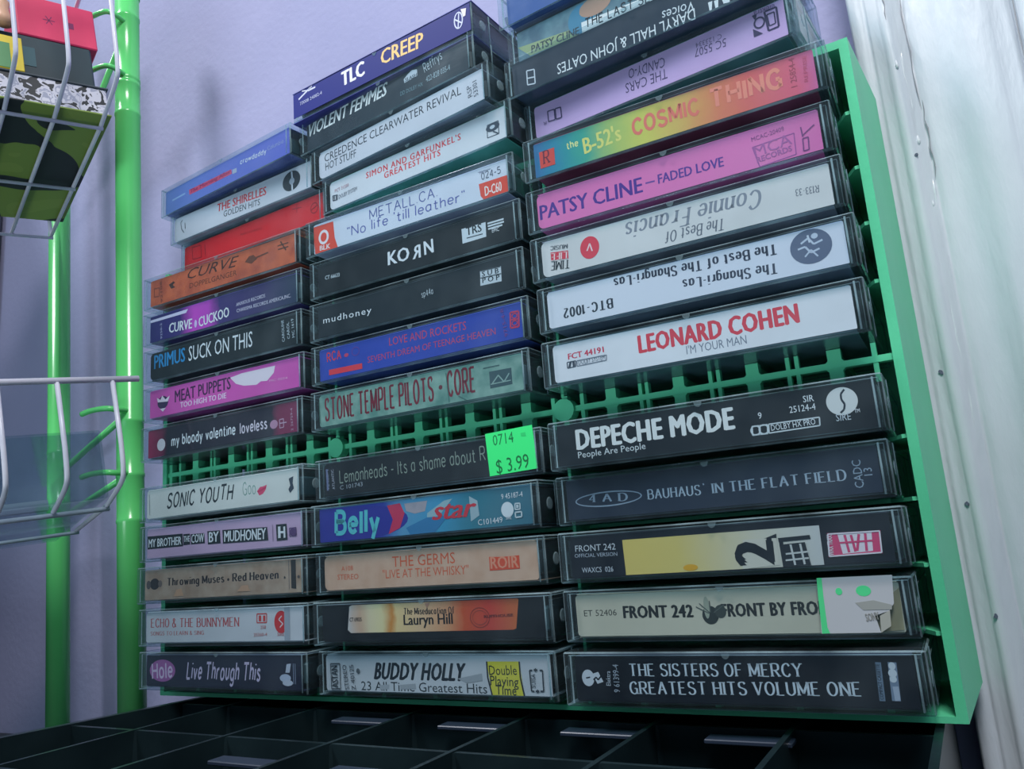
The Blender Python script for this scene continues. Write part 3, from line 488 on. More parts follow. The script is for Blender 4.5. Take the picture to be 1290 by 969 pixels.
 [(1,12),(97.6,7.8,245.7,-5.9),('flat',(38,58,74)),(30,46,60),101,13.5,0,0,0,'dark teal-spined cassette with bold slanted white capitals,second from the top of the middle pile',[('t','VIOLENT FEMMES',-49.04,9.09,0.7,53.38,6.6,(232,232,232),'BI'),('p',(190,198,208),[(14.04,12.7),(16.81,14.2),(19.08,15.01),(22.07,14.04),(22.08,10.98),(14.36,10.75)]),('t','SLASH',14.83,11.09,-2.9,7.03,1.8,(40,60,76),'B'),('t','DD DOLBY HX',11.57,5.61,-2.8,13.35,2.0,(110,140,150),'S'),('t','Reffrys',26.36,10.44,12.1,10.52,4.6,(196,206,214),'H'),('t','422-828 035-4',26.88,5.69,0.0,13.55,2.8,(160,180,190),'S')],None],
 [(1,13),(96.5,7.5,262.5,-3.5),('ramp',[(0,(28,40,124)),(1,(24,34,112))]),(30,34,90),107.6,12.6,0,0,1,'navy cardboard-sleeved cassette single with pale yellow capitals,top of the middle pile',[('t','TLC',-21.15,6.46,0.5,14.85,7.6,(226,226,232),'BX'),('t','CREEP',3.51,7.15,-3.6,24.79,7.6,(232,196,130),'B'),('l',(206,210,232),0.9,[(-50.06,11.24),(-40.85,16.08),(-43.51,13.39),(-38.41,13.3)]),('l',(206,210,232),0.6,[(-47.59,15.04),(-42.49,13.18)]),('t','73008 24082-4',-49.14,7.69,0.5,15.05,1.8,(190,196,226),'S'),('ring',(200,206,232),47.73,9.25,2.4,4.0,0.6),('l',(200,206,232),0.6,[(45.85,10.47),(49.52,7.18)]),('l',(200,206,232),0.6,[(48.17,12.4),(47.34,5.54)]),('p',(222,216,214),[(49.26,13.84),(52.12,13.01),(51.48,9.79),(50.3,9.64)])],None],
 [(2,0),(226.46,-2.5,0.0,0.7),('flat',(26,32,48)),(22,28,40),102,13.5,0,0,0,'black-spined cassette with two lines of silvery serif capitals,bottom of the right column',[('t','THE SISTERS OF MERCY',-31.91,9.46,0.3,53.42,3.6,(206,216,228),'R'),('t','GREATEST HITS VOLUME ONE',-32.52,4.0,0.6,68.82,3.6,(206,216,228),'R'),('e',(206,212,222),-46.66,8.7,2.2,2.6),('p',(206,212,222),[(-45.1,9.96),(-42.9,10.6),(-41.34,7.52),(-43.52,6.87)]),('l',(30,36,50),0.5,[(-44.82,8.1),(-43.78,8.94),(-43.16,8.12),(-42.11,9.16)]),('l',(30,36,50),0.4,[(-47.38,8.69),(-45.92,8.92)]),('t','Elektra',-38.91,6.32,86.7,4.53,1.6,(190,198,210),'S'),('t','9 61399-4',-35.9,4.34,88.3,8.57,2.1,(170,180,195),'S'),('l',(110,128,150),1.5,[(41.95,13.73),(41.56,3.49)]),('t','COMPACT CASSETTE',41.95,3.85,88.3,9.44,1.0,(30,40,56),'B'),('l',(120,136,160),2.2,[(45.51,13.74),(45.09,3.57)]),('p',(170,180,200),[(44.68,7.37),(46.18,7.39),(46.11,3.77),(44.75,3.56)]),('e',(205,212,222),45.36,12.77,0.9,1.0),('e',(205,212,222),45.22,10.85,1.1,1.1),('e',(205,212,222),45.15,9.28,0.9,0.9)],None],
 [(2,1),(225.96,1.87,19.48,0.44),('flat',(206,200,182)),(120,115,100),101,13.5,1,0,0,'cream-spined cassette with a small fly print and a torn grey-white sticker with green remnants',[('t','ET 52406',-47.76,8.28,0.1,11.9,2.1,(56,56,56),'S'),('t','FRONT 242',-33.6,7.41,-0.6,23.87,4.0,(44,46,48),'BX'),('t','FRONT BY FRONT',-0.83,7.05,-0.1,34.68,4.0,(44,46,48),'BX'),('e',(50,56,56),-4.33,7.63,2.6,2.8),('e',(66,72,70),-1.04,8.65,1.8,2.0),('e',(160,165,150),-5.3,9.98,0.9,3.4),('l',(90,96,92),0.3,[(-4.23,8.44),(-4.2,11.98)]),('l',(90,96,92),0.3,[(-4.69,8.15),(-8.69,10.29)]),('l',(90,96,92),0.3,[(-4.45,8.34),(-7.5,11.27)]),('l',(90,96,92),0.3,[(-3.19,8.31),(0.26,10.62)]),('p',(160,150,120),[(42.45,7.66),(50.78,13.79),(50.15,2.23),(42.87,1.81)])],[('p',(176,182,188),[(29.36,17.47),(49.41,17.46),(48.71,9.66),(47.2,7.71),(43.3,6.45),(44.23,1.82),(28.2,1.78)]),('p',(80,206,136),[(29.08,17.48),(30.48,17.51),(30.23,11.94),(30.1,3.51),(30.59,1.83),(28.38,1.77),(28.75,11.99)]),('e',(80,210,140),41.29,13.39,2.0,1.5),('e',(80,210,140),34.67,13.46,0.9,1.0),('p',(150,155,152),[(38.58,10.16),(43.52,10.74),(48.14,9.31),(47.94,8.05),(40.48,8.08)]),('p',(160,164,156),[(44.59,6.42),(47.4,7.89),(47.07,3.57),(44.23,1.82)]),('t','SONY',40.89,4.96,7.5,3.58,2.2,(140,142,140),'B')]],
 [(2,2),(226.63,-0.28,38.97,0.06),('flat',(28,34,52)),(24,30,40),101,13.5,0,0,0,'black-inlaid cassette with a yellow-to-grey panel and a pink barcode-like square',[('rampp',[(0,(226,200,112)),(0.3,(222,200,120)),(0.7,(214,208,190)),(1,(205,205,205))],[(-31.16,13.16),(31.39,13.16),(31.24,0.78),(-30.97,-0.27)]),('t','FRONT 242',-48.68,10.38,-0.5,14.86,2.2,(210,214,222),'S'),('t','OFFICIAL VERSION',-49.1,8.42,-0.9,15.69,1.3,(180,186,200),'S'),('t','WAXCS  026',-46.84,3.26,-0.6,11.47,1.8,(205,210,220),'S'),('e',(226,168,50),-8.93,3.05,2.4,1.0),('p',(34,38,48),[(8.07,8.18),(18.87,11.64),(18.5,7.51),(18.41,6.92),(15.28,2.77),(9.93,3.06)]),('p',(214,208,196),[(7.46,1.51),(8.66,10.55),(18.69,10.33),(18.52,2.34)]),('t','2',17.13,2.42,88.9,8.0,12.0,(30,34,44),'BX'),('p',(34,38,48),[(19.16,10.29),(28.41,10.57),(28.47,9.41),(19.23,9.11)]),('p',(34,38,48),[(19.29,9.58),(20.48,9.73),(20.7,1.3),(19.55,1.36)]),('p',(34,38,48),[(20.29,8.33),(26.76,8.6),(27.61,1.86),(20.3,1.78)]),('l',(205,205,205),0.5,[(20.82,5.48),(27.27,5.79)]),('l',(205,205,205),0.6,[(22.58,8.18),(23.11,2.1)]),('l',(205,205,205),0.6,[(25.35,8.23),(25.85,2.18)]),('l',(205,205,205),0.5,[(20.56,3.63),(27.23,3.94)]),('p',(222,70,120),[(33.35,10.68),(47.73,10.52),(47.37,4.1),(32.79,3.85)]),('p',(240,225,235),[(36.15,10.25),(45.38,10.25),(44.99,4.91),(36.82,4.52)]),('l',(222,70,120),0.7,[(38.05,9.88),(38.6,4.86)]),('l',(222,70,120),0.7,[(39.77,9.76),(40.34,4.98)]),('l',(222,70,120),0.7,[(41.92,9.83),(40.8,5.17)]),('l',(222,70,120),0.7,[(43.64,9.93),(43.32,5.02)]),('l',(222,70,120),0.5,[(36.43,7.72),(45.22,7.8)]),('t','WAX TRAX',34.38,4.21,88.0,5.92,1.6,(240,220,230),'B'),('l',(235,225,235),0.4,[(33.53,10.44),(47.49,10.32),(47.2,4.33),(33.04,4.06),(33.53,10.44)])],None],
 [(2,3),(225.67,3.0,58.45,-0.7),('flat',(50,62,86)),(30,38,50),102,13.5,0,0,0,'slate-blue spined cassette with dim grey serif capitals and a thin oval emblem at left',[('ring',(150,164,184),-35.41,7.92,12.5,2.6,0.45),('t','4 A D',-42.65,7.38,-3.0,14.55,2.6,(150,164,184),'R'),('t','BAUHAUS',-21.12,6.38,-0.7,18.46,3.1,(176,188,204),'R'),('l',(150,160,180),0.6,[(-1.77,9.31),(-1.36,9.46)]),('t','IN THE FLAT FIELD',0.86,6.2,0.0,40.88,3.1,(168,182,200),'R'),('t','CADC',46.06,3.51,89.3,8.15,2.6,(150,164,184),'S'),('t','13',48.81,6.84,89.2,2.24,2.4,(150,164,184),'S')],None],
 [(2,4),(227.25,-1.45,77.34,0.7),('flat',(26,32,44)),(22,28,36),103,14,0,0,0,'black-spined cassette with heavy white capitals and a white disc emblem,below the gap',[('t','DEPECHE MODE',-44.58,6.6,-0.1,55.09,7.2,(226,224,224),'BX'),('t','People Are People',-44.2,3.57,0.5,24.6,2.3,(214,216,220),'S'),('t','9',17.92,8.46,1.6,1.09,2.1,(225,226,232),'S'),('t','SIR',31.77,11.57,-0.4,3.08,2.1,(225,226,232),'S'),('t','25124-4',27.41,8.93,-0.2,7.57,2.1,(225,226,232),'S'),('l',(205,210,216),0.45,[(15.64,6.36),(17.82,6.34),(17.64,3.67),(15.47,3.68),(15.64,6.36)]),('l',(205,210,216),0.45,[(17.99,6.31),(20.34,6.35),(20.14,3.61),(17.81,3.65),(17.99,6.31)]),('ring',(205,210,216),16.55,5.02,1.6,1.6,0.4),('ring',(205,210,216),19.08,5.05,1.6,1.6,0.4),('l',(205,210,216),0.4,[(20.7,6.4),(35.64,6.46),(35.45,3.97),(20.5,3.66),(20.7,6.4)]),('t','DOLBY HX PRO',21.3,4.28,0.9,13.04,1.9,(225,226,232),'S'),('e',(214,212,212),42.54,10.27,4.4,4.2),('l',(40,46,58),0.6,[(43.7,13.66),(42.53,12.42),(42.46,10.82),(43.21,9.27),(42.82,7.73),(41.7,6.83)]),('t','SIRE',40.21,4.55,-0.7,4.09,2.2,(190,196,206),'S'),('t','TM',45.54,6.26,2.0,1.46,1.2,(225,226,232),'S')],None],
 [(2,5),(226.7,-0.3,107.03,0.44),('flat',(226,222,228)),(60,80,90),101,13.5,1,0,0,'white-spined cassette with thick red capitals over thin grey ones,just above the empty gap',[('t','LEONARD COHEN',-18.25,6.89,0.1,52.99,6.4,(216,66,82),'BX'),('t',"I'M YOUR MAN",-1.82,3.44,-0.2,19.72,3.0,(120,124,140),'S'),('t','FCT 44191',-44.69,9.48,0.7,13.91,2.2,(206,50,80),'B'),('l',(70,76,90),0.4,[(-45.24,8.52),(-41.82,8.53),(-42.03,6.46),(-45.22,6.39),(-45.24,8.52)]),('p',(60,66,80),[(-44.34,8.35),(-43.42,8.4),(-44.06,6.61),(-44.97,6.66)]),('p',(60,66,80),[(-43.2,8.36),(-42.28,8.41),(-42.23,6.7),(-43.14,6.66)]),('l',(110,116,130),0.3,[(-41.37,8.45),(-30.03,8.47),(-30.23,6.64),(-41.46,6.46),(-41.37,8.45)]),('t','DOLBY SYSTEM',-40.85,6.88,0.8,10.22,1.8,(110,116,130),'S')],None],
 [(2,6),(227.25,-1.59,127.02,0.1),('ramp',[(0,(218,216,226)),(1,(212,212,226))]),(80,92,110),102,13.5,1,0,0,'upside-down white-spined cassette with black serif lettering and a round grey group portrait',[('t','The Shangri-Las',30.07,6.89,177.2,30.62,3.3,(64,68,86),'RB'),('t','BTC-1002',-25.63,7.76,179.4,19.37,3.3,(50,56,68),'RB'),('t','The Best of The Shangri-Las',30.67,13.1,178.5,55.36,3.3,(56,60,78),'RB'),('e',(92,100,126),40.87,9.66,6.2,6.2),('l',(190,196,214),0.6,[(38.07,11.16),(40.41,12.45),(41.8,10.18),(44.46,10.9)]),('l',(190,196,214),0.6,[(36.97,9.53),(39.19,9.91),(40.58,7.65),(43.25,8.38)]),('l',(190,196,214),0.5,[(38.73,6.7),(40.71,8.56),(42.48,6.03)]),('l',(200,204,220),0.6,[(40.38,13.41),(40.71,10.94)]),('e',(190,196,214),42.34,12.7,1,0.9)],None],
 [(2,7),(226.32,-1.69,146.5,0.33),('flat',(218,212,212)),(90,92,104),101,13.5,2,0,0,'upside-down ivory-spined cassette with grey italic script and a small red disc',[('t','Connie Francis',29.52,12.99,178.8,46.88,6.0,(136,138,150),'RI'),('t','The Best Of',16.45,6.46,178.4,20.21,3.8,(110,112,124),'RI'),('t','R133-33',46.92,9.12,175.4,7.07,2.2,(110,112,124),'R'),('e',(222,66,84),-31.33,8.74,3.7,4.2),('l',(238,205,208),0.5,[(-32.46,7.71),(-31.17,10.24),(-30.47,7.2)]),('p',(214,64,80),[(-46.84,10.72),(-39.84,9.83),(-39.91,6.74),(-46.9,7.59)]),('t','LIFE',-40.11,9.45,173.3,6.59,2.6,(240,214,214),'R'),('t','TIME',-39.5,6.19,172.6,7.5,3.1,(50,54,62),'R'),('t','MUSIC',-39.6,12.22,172.5,7.07,1.5,(70,74,84),'R')],None],
 [(2,8),(225.65,-0.27,165.99,0.7),('ramp',[(0,(226,116,176)),(0.8,(226,120,180)),(1,(214,108,168))]),(150,64,112),101,13.5,2,0,0,'candy-pink spined cassette with purple capitals and a boxed emblem in the right column',[('t','PATSY CLINE',-49.77,5.32,-0.8,40.63,6.0,(84,50,140),'B'),('l',(110,70,150),0.6,[(-7.95,7.65),(-4.57,7.5)]),('t','FADED LOVE',-3.47,6.08,-1.2,22.96,3.6,(96,58,146),'B'),('l',(160,84,150),0.35,[(29.28,9.12),(42.54,9.8),(42.26,2.51),(30.7,1.44),(29.28,9.12)]),('t','MCA',29.83,5.36,5.4,11.87,4.0,(170,92,156),'S'),('t','RECORDS',30.09,3.36,3.9,11.26,2.0,(170,92,156),'B'),('t','MCAC-20409',29.38,11.13,3.0,10.47,1.6,(150,80,140),'S'),('l',(120,60,120),0.4,[(44.91,7.1),(46.57,7.11),(46.29,2.89),(44.64,2.86),(44.91,7.1)]),('l',(120,60,120),0.4,[(44.82,11.11),(45.0,7.73)]),('l',(120,60,120),0.35,[(45.07,8.18),(48.89,10.66)])],None],
 [(2,9),(227.25,-2.5,185.47,0.62),('ramp',[(0,(50,110,160)),(0.08,(40,132,160)),(0.2,(60,160,140)),(0.3,(160,186,110)),(0.42,(208,200,96)),(0.55,(216,176,96)),(0.68,(222,128,90)),(0.8,(222,100,98)),(0.93,(222,96,120)),(1,(206,100,150))]),(84,30,50),101,13.5,0,0,0,'cassette with a rainbow spine from blue through yellow to coral,top rack row',[('t','the',-36.82,9.08,2.6,4.64,2.6,(236,230,150),'HB'),('t',"B-52's",-30.23,4.99,3.9,14.72,6.6,(224,214,120),'B'),('t','COSMIC',-11.42,6.19,0.8,24.27,5.6,(232,120,104),'HX'),('t','THING',16.95,6.59,-1.0,23.27,6.4,(240,140,120),'HX'),('t','1 25854-4',44.47,4.59,87.7,10.12,2.0,(170,70,90),'S'),('t','REPRISE',47.85,5.05,86.1,8.93,1.2,(200,80,110),'S'),('p',(218,72,62),[(-48.33,11.5),(-41.99,11.55),(-42.16,4.82),(-48.21,4.85)]),('t','R',-47.09,6.38,-1.1,3.15,5.0,(120,40,60),'R')],None],
 [(2,10),(220.6,9.2,211.2,-5.2),('flat',(208,170,216)),(40,84,84),101,13.5,1,0,0,'pale lilac-spined cassette lying upside-down at the bottom of the right pile',[('t','THE CARS',7.3,8.1,177.1,16.96,4.2,(80,60,100),'S'),('t','CANDY-O',7.03,12.87,174.7,14.75,4.2,(84,64,104),'S'),('t','5C 5507',29.91,9.97,175.9,11.59,3.4,(90,70,108),'S'),('t','C 123334',28.64,12.28,176.4,9.63,2.0,(110,90,126),'S'),('l',(60,44,84),0.7,[(43.97,13.36),(48.02,13.24),(47.89,5.87),(44.41,5.88),(43.97,13.36)]),('l',(60,44,84),0.5,[(44.6,11.9),(47.09,11.83),(47.03,7.52),(44.91,7.5),(44.6,11.9)]),('p',(60,44,84),[(39.7,13.77),(41.43,13.98),(40.76,11.16)]),('p',(60,44,84),[(39.35,5.77),(39.41,8.88),(42.53,5.73)]),('ring',(60,44,84),41.85,10.21,2.0,2.2,0.6),('t','elektra',47.67,14.66,176.6,7.23,2.2,(110,84,130),'S'),('l',(66,48,88),0.5,[(-44.18,11.36),(-41.11,11.08),(-41.06,6.55),(-44.12,6.8),(-44.18,11.36)]),('l',(66,48,88),0.5,[(-40.6,11.11),(-38.08,10.81),(-38.04,6.3),(-40.56,6.47),(-40.6,11.11)]),('t','R',-45.09,7.42,175.2,1.56,1.6,(90,70,110),'S')],None],
 [(2,11),(216.9,3.2,228.45,-3.8),('flat',(42,58,80)),(30,44,60),103,14,0,0,0,'dark slate-spined cassette with white upside-down capitals in the right pile',[('t','DARYL HALL & JOHN OATES',25.33,5.11,177.9,56.3,4.6,(222,222,226),'S'),('t','Voices',25.69,7.96,173.0,12.26,4.2,(214,216,222),'S'),('l',(206,210,220),0.5,[(-44.77,10.27),(-41.25,9.49),(-41.31,6.16),(-44.83,6.92),(-44.77,10.27)]),('l',(206,210,220),0.5,[(-44.83,6.92),(-41.31,6.16),(-41.33,3.31),(-44.84,4.04),(-44.83,6.92)]),('p',(226,226,230),[(30.27,4.87),(31.82,4.76),(31.2,1.43),(30.43,1.58)]),('p',(226,226,230),[(32.38,4.49),(33.92,4.38),(33.52,1.38),(32.56,1.42)]),('p',(226,226,230),[(35.17,3.56),(37.8,3.12),(37.63,0.45),(35.52,1.9)])],None],
 [(2,12),(216.8,8.2,245.7,-4.0),('noise',(104,136,146),(58,92,112)),(60,80,90),101,13.5,0,0,0,'cassette with a pictorial blue-grey spine crossed by a white handwritten strip,right pile',[('p',(150,164,120),[(-51.27,8.81),(-20.79,5.22),(-22.16,1.53),(-44.89,2.73)]),('e',(70,130,160),-20.47,8.2,6,7),('e',(180,140,120),-14.11,11.16,7,6),('t','PATSY CLINE',-44.27,3.7,-3.8,22.24,3.4,(54,64,72),'B'),('p',(226,224,224),[(-20.64,6.59),(19.84,3.66),(19.26,-1.0),(-20.66,1.81)]),('t','THE LAST SESSIONS',-19.04,3.44,-2.9,42.82,3.8,(30,32,42),'HB')],None],
 [(2,13),(214.5,5.5,262.95,-4.5),('ramp',[(0,(54,88,156)),(1,(50,84,150))]),(40,60,110),101,13.5,0,0,0,'mid-blue spined cassette at the very top of the right pile,cut off by the frame',[],None],
]

# block lettering with Blender's built-in font: make all needed strings in one go
need = {}
for t in TAPES:
    for o in list(t[10]) + list(t[11] or []):
        if o[0] in ('t', 'tm') and not ('H' in o[8] and o[8] != 'BH') and 'R' not in o[8]:
            need.setdefault((o[1], o[8]), None)
tmp = []
for (txt, st) in need:
    c = bpy.data.curves.new('lettering', 'FONT')
    c.body = txt
    c.size = 1.0
    c.resolution_u = 2
    if 'I' in st: c.shear = 0.35
    if 'W' in st: c.space_character = 1.18
    if 'X' in st: c.space_character = 1.08
    o = bpy.data.objects.new('lettering', c)
    COL.objects.link(o)
    tmp.append(((txt, st), o))
bpy.context.view_layer.update()
dg = bpy.context.evaluated_depsgraph_get()
CAPH = 0.729
for k, o in tmp:
    me = bpy.data.meshes.new_from_object(o.evaluated_get(dg))
    need[k] = ([tuple(v.co[:2]) for v in me.vertices], [tuple(p.vertices) for p in me.polygons], CAPH)
    bpy.data.meshes.remove(me)
for k, o in tmp:
    c = o.data
    bpy.data.objects.remove(o)
    bpy.data.curves.remove(c)

def text_geo(txt, st):
    if ('H' in st and st != 'BH') or 'R' in st:
        V, F, ch = stroke_text(txt, st)
        if 'I' in st:
            V = [(a + b * .25, b) for a, b in V]
        return V, F, ch
    v, f, ch = need[(txt, st)]
    if 'X' in st: sh = ((-.06, 0), (-.03, .018), (0, -.018), (.03, .018), (.06, 0))
    elif 'B' in st: sh = ((-.028, 0), (0, .01), (.028, 0))
    else: return v, f, ch
    V, F = [], []
    for li, (dx, dy) in enumerate(sh):
        b0 = len(V)
        V += [(a + dx, b + dy, li) for a, b in v]; F += [tuple(q + b0 for q in g) for g in f]
    return V, F, ch

def tri_fan(n, cw=False):
    return [tuple(range(n))]

def build_prints(ops, yoff, step):
    V, F, MI, mats = [], [], [], []
    def mi(m):
        if m not in mats: mats.append(m)
        return mats.index(m)
    for i, o in enumerate(ops):
        y = yoff - step * (i + 1)
        lay = None
        k = o[0]
        if k in ('t', 'tm'):
            _, txt, x, z, an, wd, h, col, st = o
            v, f, ch = text_geo(txt, st)
            if not v: continue
            lay = [q[2] if len(q) > 2 else 0 for q in v]; v = [q[:2] for q in v]
            x0 = min(a for a, b in v); x1 = max(a for a, b in v)
            sx = wd / max(1e-6, x1 - x0); sy = h / ch
            a_ = math.radians(an); ca, sa = math.cos(a_), math.sin(a_)
            pts = []
            for a, b in v:
                u = (a - x0) * sx
                if k == 'tm': u = wd - u
                pts.append((u * ca - b * sy * sa + x, u * sa + b * sy * ca + z))
            fs = f if k == 't' else [q[::-1] for q in f]
            m = mi(flat(col, 0.5, 0.0, 0.2))
        elif k in ('p', 'rampp'):
            pts = list(o[2]); fs = [tuple(range(len(pts)))]
            if k == 'rampp':
                xs = [q[0] for q in pts]
                m = mi(ramp_mat(o[1], min(xs) * MM, max(xs) * MM))
            else:
                m = mi(flat(o[1], 0.5, 0.0, 0.2))
        elif k == 'e':
            n = 28
            pts = [(o[2] + math.cos(2 * math.pi * q / n) * o[4], o[3] + math.sin(2 * math.pi * q / n) * o[5]) for q in range(n)]
            fs = [tuple(range(n))]; m = mi(flat(o[1], 0.5, 0.0, 0.2))
        elif k == 'ring':
            n = 28
            pts = [(o[2] + math.cos(2 * math.pi * q / n) * o[4], o[3] + math.sin(2 * math.pi * q / n) * o[5]) for q in range(n)]
            pts += [(o[2] + math.cos(2 * math.pi * q / n) * (o[4] - o[6]), o[3] + math.sin(2 * math.pi * q / n) * (o[5] - o[6])) for q in range(n)]
            fs = [(q, (q + 1) % n, n + (q + 1) % n, n + q) for q in range(n)]; m = mi(flat(o[1], 0.5, 0.0, 0.2))
        elif k == 'l':
            w_ = o[2]
            pts, fs = [], []
            P = o[3]
            for q in range(len(P) - 1):
                v, f = ribbon([P[q], P[q + 1]], lambda dx, dy: w_)
                b0 = len(pts); pts += v; fs += [tuple(a + b0 for a in g) for g in f]
            m = mi(flat(o[1], 0.5, 0.0, 0.2))
        b0 = len(V)
        V += [(q[0], y - (lay[j] * 0.0022 if lay else 0), q[1]) for j, q in enumerate(pts)]
        for g in fs:
            # keep the printed side facing the front (-Y)
            ar = 0
            for q in range(len(g)):
                a, b = pts[g[q]], pts[g[(q + 1) % len(g)]]
                ar += a[0] * b[1] - b[0] * a[1]
            gg = g if ar > 0 else g[::-1]
            F.append(tuple(b0 + q for q in gg)); MI.append(m)
    return V, F, MI, mats

def clip_prints(ops, W, H):
    """keep printing on the card"""
    hw = W / 2
    z0, z1 = 8.5 - H / 2, 8.5 + H / 2
    out = []
    for o in ops:
        if o[0] in ('p', 'rampp'):
            out.append((o[0], o[1], [(min(max(a, -hw), hw), min(max(b, z0), z1)) for a, b in o[2]]))
        elif o[0] == 'l':
            out.append((o[0], o[1], o[2], [(min(max(a, -hw), hw), min(max(b, z0), z1)) for a, b in o[3]]))
        elif o[0] == 'e':
            x = o[2]
            rx = min(o[4], hw - abs(x)) if abs(x) < hw else 0.1
            rz = min(o[5], o[3] - z0, z1 - o[3])
            if rz > 0.1 and rx > 0.1: out.append((o[0], o[1], x, o[3], rx, rz))
        else:
            out.append(o)
    return out

LID = {}
def lid_mesh(single):
    """clear case shell: chamfered outer box, inner cavity, stepped seam, hinge pivots and gate mark"""
    if single in LID: return LID[single]
    mb = MB()
    ht = 17.0 if not single else 15.6
    mb.bbox(-54.5, 54.5, -1.6, 68.4, 0, ht, 0.5, 0, ei=2)
    mb.bbox(-53.2, 53.2, -0.5, 67.2, 1.1, ht - 1.1, 0.22, 1, ei=2)
    for s in (-1, 1):
        # lip of the lid where it meets the base, seen from the end
        a, b = sorted((s * 54.5, s * 54.72))
        mb.bbox(a, b, 10.6, 11.4, 0.6, ht - 0.6, 0.05, 2)
        mb.bbox(a, b, 11.4, 60, ht - 3.4, ht - 3.0, 0.05, 2)
        a, b = sorted((s * 51.4, s * 52.0))
        mb.bbox(a, b, -1.72, -1.58, 1.0, ht - 1.0, 0.05, 2)
    for s in (-1, 1):
        # hinge pivot boss and end seam of the base tray
        for zc in (ht / 2,):
            n = 14
            x0, x1 = s * 54.5, s * 54.72
            for (x, r) in ((x1, 2.4),):
                ring0 = [(x0, 6.2 + math.cos(2 * math.pi * q / n) * r, zc + math.sin(2 * math.pi * q / n) * r) for q in range(n)]
                ring1 = [(x, 6.2 + math.cos(2 * math.pi * q / n) * (r - .4), zc + math.sin(2 * math.pi * q / n) * (r - .4)) for q in range(n)]
                mb.add(ring0 + ring1, [tuple(range(n, 2 * n)) if s > 0 else tuple(range(n, 2 * n))[::-1]] + [((q, (q + 1) % n, n + (q + 1) % n, n + q) if s > 0 else (n + q, n + (q + 1) % n, (q + 1) % n, q)) for q in range(n)], 2)
    # small half-round gate mark at the top middle of the front
    n = 10
    a = [(math.cos(math.pi * q / n) * 1.3, -1.9, ht - 0.6 - math.sin(math.pi * q / n) * 1.6) for q in range(n + 1)]
    b = [(x, -1.6, z) for x, y, z in a]
    mb.add(a + b, [tuple(range(n + 1))[::-1]] + [(q, q + 1, n + 2 + q, n + 1 + q) for q in range(n)], 2)
    me = bpy.data.meshes.new('case_shell')
    me.from_pydata([(x * MM, y * MM, z * MM) for x, y, z in mb.v], [], mb.f)
    for q in (M_CLEAR, M_INNER, M_EDGE): me.materials.append(q)
    me.polygons.foreach_set('material_index', mb.m)
    me.update()
    fix_normals(me)
    LID[single] = me
    return me
def base_meshes():
    r = {}
    for nm, mat in (('clear', M_CLEAR), ('smoke', M_SMOKE)):
        mb = MB()
        # hinged inner tray: floor, end walls, two hub spindles
        mb.box(-52.4, 52.4, 14, 66.4, 14.2, 15.2)
        for s in (-1, 1):
            a, b = sorted((s * 52.4, s * 51.2))
            mb.box(a, b, 2.5, 66.4, 2.0, 14.2)
            mb.tube([(s * 21, 36, 14.2), (s * 21, 36, 6)], 3.6, 10)
        mb.box(-51.2, 51.2, 65.4, 66.4, 2.0, 14.2)
        me = bpy.data.meshes.new('case_tray')
        me.from_pydata([(x * MM, y * MM, z * MM) for x, y, z in mb.v], [], mb.f)
        me.materials.append(mat); me.validate(); me.update()
        r[nm] = me
    for nm, mat in (('dark', M_SHELLDARK), ('grey', M_SHELLGREY)):
        mb = MB()
        mb.bbox(-50.2, 50.2, 2.2, 64, 3.4, 12.0, 0.8)
        mb.hexa([(-38, 2.4, 2.2), (38, 2.4, 2.2), (35, 16, 2.2), (-35, 16, 2.2), (-38, 2.4, 13.2), (38, 2.4, 13.2), (35, 16, 13.2), (-35, 16, 13.2)])
        for s in (-1, 1):
            mb.tube([(s * 48, 6, 3.2), (s * 48, 6, 12.2)], .9, 8)
            mb.tube([(s * 48, 60, 3.2), (s * 48, 60, 12.2)], .9, 8)
        me = bpy.data.meshes.new('tape_cartridge')
        me.from_pydata([(x * MM, y * MM, z * MM) for x, y, z in mb.v], [], mb.f)
        me.materials.append(mat); me.validate(); me.update()
        r[nm] = me
    return r
BM = base_meshes()
def link(name, me, parent):
    o = bpy.data.objects.new(name, me)
    COL.objects.link(o)
    o.parent = parent
    return o
GROUPS = {0: 'cassettes of the left column', 1: 'cassettes of the middle column', 2: 'cassettes of the right column'}
PILES = {0: 'cassettes piled on top of the rack at left', 1: 'cassettes piled on top of the rack in the middle', 2: 'cassettes piled on top of the rack at right'}
